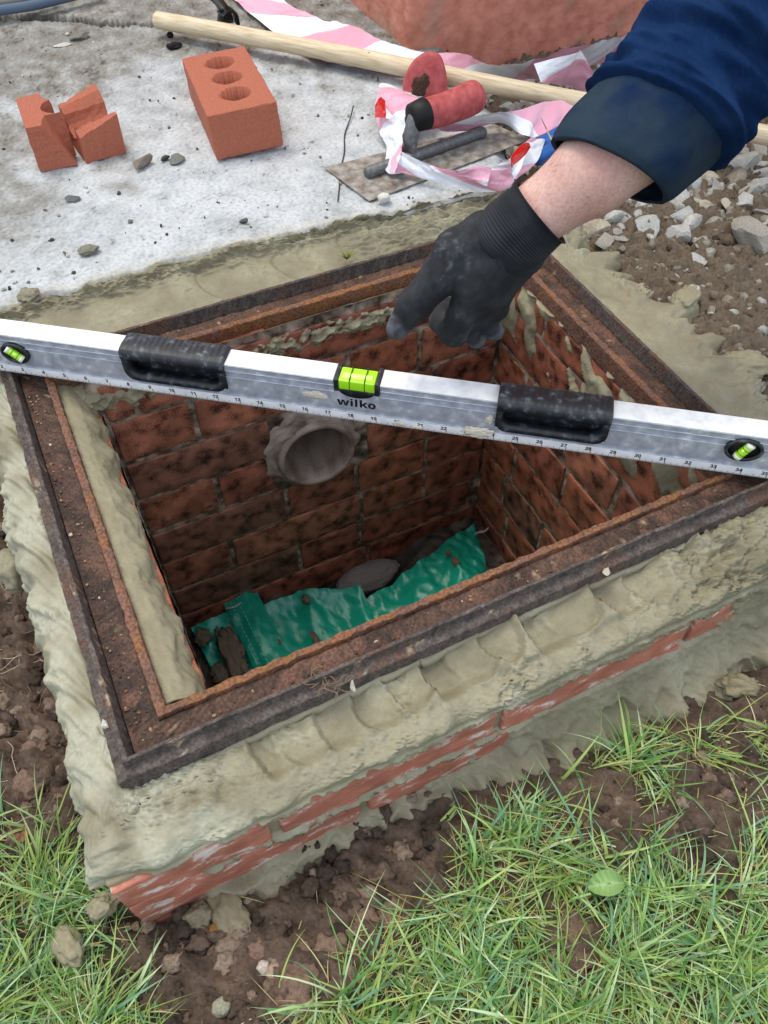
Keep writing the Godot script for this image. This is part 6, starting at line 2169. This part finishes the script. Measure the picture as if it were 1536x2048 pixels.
	var blade := grid(18, 11, func(u: float, w: float) -> Vector3:
		var hw := 0.0105 * pow(sin(PI * clampf(u * 0.93 + 0.04, 0, 1)), 0.6)
		var v := (w - 0.5) * 2.0
		_col = mixc(lin(134, 168, 100), lin(158, 186, 128), ss(0.25, 0.0, absf(v)) + 0.4 * nz.mid.get_noise_2d(u * 0.1, v * 0.03))
		return Vector3((u - 0.5) * 0.031, 0.006 * absf(v) * absf(v) + 0.010 * sin(u * PI) + 0.001 * sin(u * 40.0 + absf(v) * 6.0), v * hw), true)
	var bl := put("leaf_blade", blade, mats.grass_blade, lf)
	bl.rotation = Vector3(0.1, -0.35, 0.12)
	var sk := Geo.new()
	tube(sk, [Vector3(-0.0155, 0.0, 0.0), Vector3(-0.028, -0.008, -0.004), Vector3(-0.036, -0.03, -0.006)], [0.0011, 0.0012, 0.0013], 6, lin(150, 180, 110))
	put("stalk", sk.mesh(), mats.plain, lf)

func soil(x: float, z: float) -> Vector3:
	return Vector3(x, ground_height(x, z), z)

# ---------------------------------------------------------------- grass
func blade_mesh(bend: float, fold: float) -> ArrayMesh:
	var g := Geo.new()
	var n := 7
	for i in n + 1:
		var t := float(i) / n
		var w := 0.5 * (1.0 - pow(t, 2.2)) * (0.75 + 0.25 * ss(0.0, 0.2, t)) + 0.02
		var a := bend * t
		var y := sin(a) / bend if bend > 0.01 else t
		var z := (1.0 - cos(a)) / bend if bend > 0.01 else 0.0
		for k in 3:
			var s := float(k - 1)
			g.vert(Vector3(s * w * 0.045, y, z + (fold * w * 0.05 if k == 1 else 0.0)))
	for i in n:
		for k in 2:
			var b := i * 3 + k
			g.quad(b, b + 1, b + 4, b + 3)
	return g.mesh()

func grass() -> void:
	var r := RandomNumberGenerator.new()
	r.seed = 77
	var meshes := [blade_mesh(0.5, 0.5), blade_mesh(1.3, 0.6), blade_mesh(2.0, 0.4), blade_mesh(1.0, -0.4)]
	var spots := []
	var tries := 0
	var greens := [lin(92, 136, 68), lin(122, 164, 88), lin(98, 142, 96), lin(150, 184, 118), lin(160, 188, 104), lin(108, 152, 116), lin(186, 206, 160)]
	var straw := [lin(190, 176, 116), lin(206, 196, 150), lin(168, 160, 84)]
	while spots.size() < 33000 and tries < 420000:
		tries += 1
		var x: float
		var z: float
		if tries % 4 == 0:
			x = r.randf_range(-1.5, 1.3)
			z = r.randf_range(-0.3, 1.5)
		else:
			x = r.randf_range(-0.62, 0.42)
			z = r.randf_range(0.12, 0.8)
		if x > -0.41 and x < 0.46 and z < 0.35:
			continue
		if (x > 0.42 and z < 0.45) or (x > -0.08 and x < 0.3 and z < 0.385):
			continue
		var b := bare(x, z)
		if r.randf() < b * 1.02:
			continue
		var tuft: float = nz.low.get_noise_2d(x * 0.9, z * 0.9)
		if r.randf() > 0.54 + tuft * 1.9:
			continue
		var dry := r.randf() < 0.10 + 0.25 * ss(0.1, 0.45, nz.patch.get_noise_2d(x * 2.0 + 5.0, z * 2.0)) + 0.25 * ss(0.0, 0.5, b)
		var c: Color = straw[r.randi() % 3] if dry else greens[r.randi() % 7]
		var yel: float = ss(-0.1, 0.4, nz.patch.get_noise_2d(x * 1.7, z * 1.7 + 3.0))
		if not dry:
			c = mixc(c, lin(146, 160, 62), yel * 0.55)
		var h := r.randf_range(0.024, 0.068) * (1.0 + 0.5 * tuft) * (0.75 if dry else 1.0)
		if r.randf() < 0.05:
			h *= 1.6
		var wide := r.randf_range(0.55, 1.15) * (0.5 if dry else (1.15 if r.randf() < 0.45 else 0.6)) * (0.058 / h)
		# tufts lie over in a common direction, with strays
		var dir = 3.6 * nz.low.get_noise_2d(x * 0.5 + 9.0, z * 0.5) + r.randfn() * 1.15 + (0.4 if x > -0.3 else 2.6)
		var tilt := clampf(0.75 + r.randfn() * 0.35, 0.05, 1.45)
		var bs := Basis(Vector3.UP, dir) * Basis(Vector3.RIGHT, tilt) * Basis(Vector3.UP, r.randf_range(-0.8, 0.8))
		spots.append([Transform3D(bs.scaled_local(Vector3(h * wide, h, h)), Vector3(x, ground_height(x, z) - 0.001, z)), c])
	scatter("grass", meshes, mats.grass_blade, spots, "short rough lawn grass with dry straws and bare gaps")
	# dead thatch lying flat between the blades
	spots = []
	while spots.size() < 5200:
		var x := r.randf_range(-0.62, 0.42)
		var z := r.randf_range(0.12, 0.8)
		if (x > -0.41 and x < 0.46 and z < 0.35) or r.randf() < bare(x, z) * 0.97:
			continue
		var h := r.randf_range(0.015, 0.045)
		var bs := Basis(Vector3.UP, r.randf() * TAU) * Basis(Vector3.RIGHT, r.randf_range(1.2, 1.6))
		spots.append([Transform3D(bs.scaled_local(Vector3(0.018, h, h)), Vector3(x, ground_height(x, z) + r.randf_range(0.0, 0.012), z)), [lin(196, 184, 130), lin(170, 150, 100), lin(140, 122, 84), lin(160, 164, 80)][r.randi() % 4]])
	scatter("dead_grass", [meshes[0], meshes[3]], mats.grass_blade, spots, "dry straw coloured thatch between the grass blades")
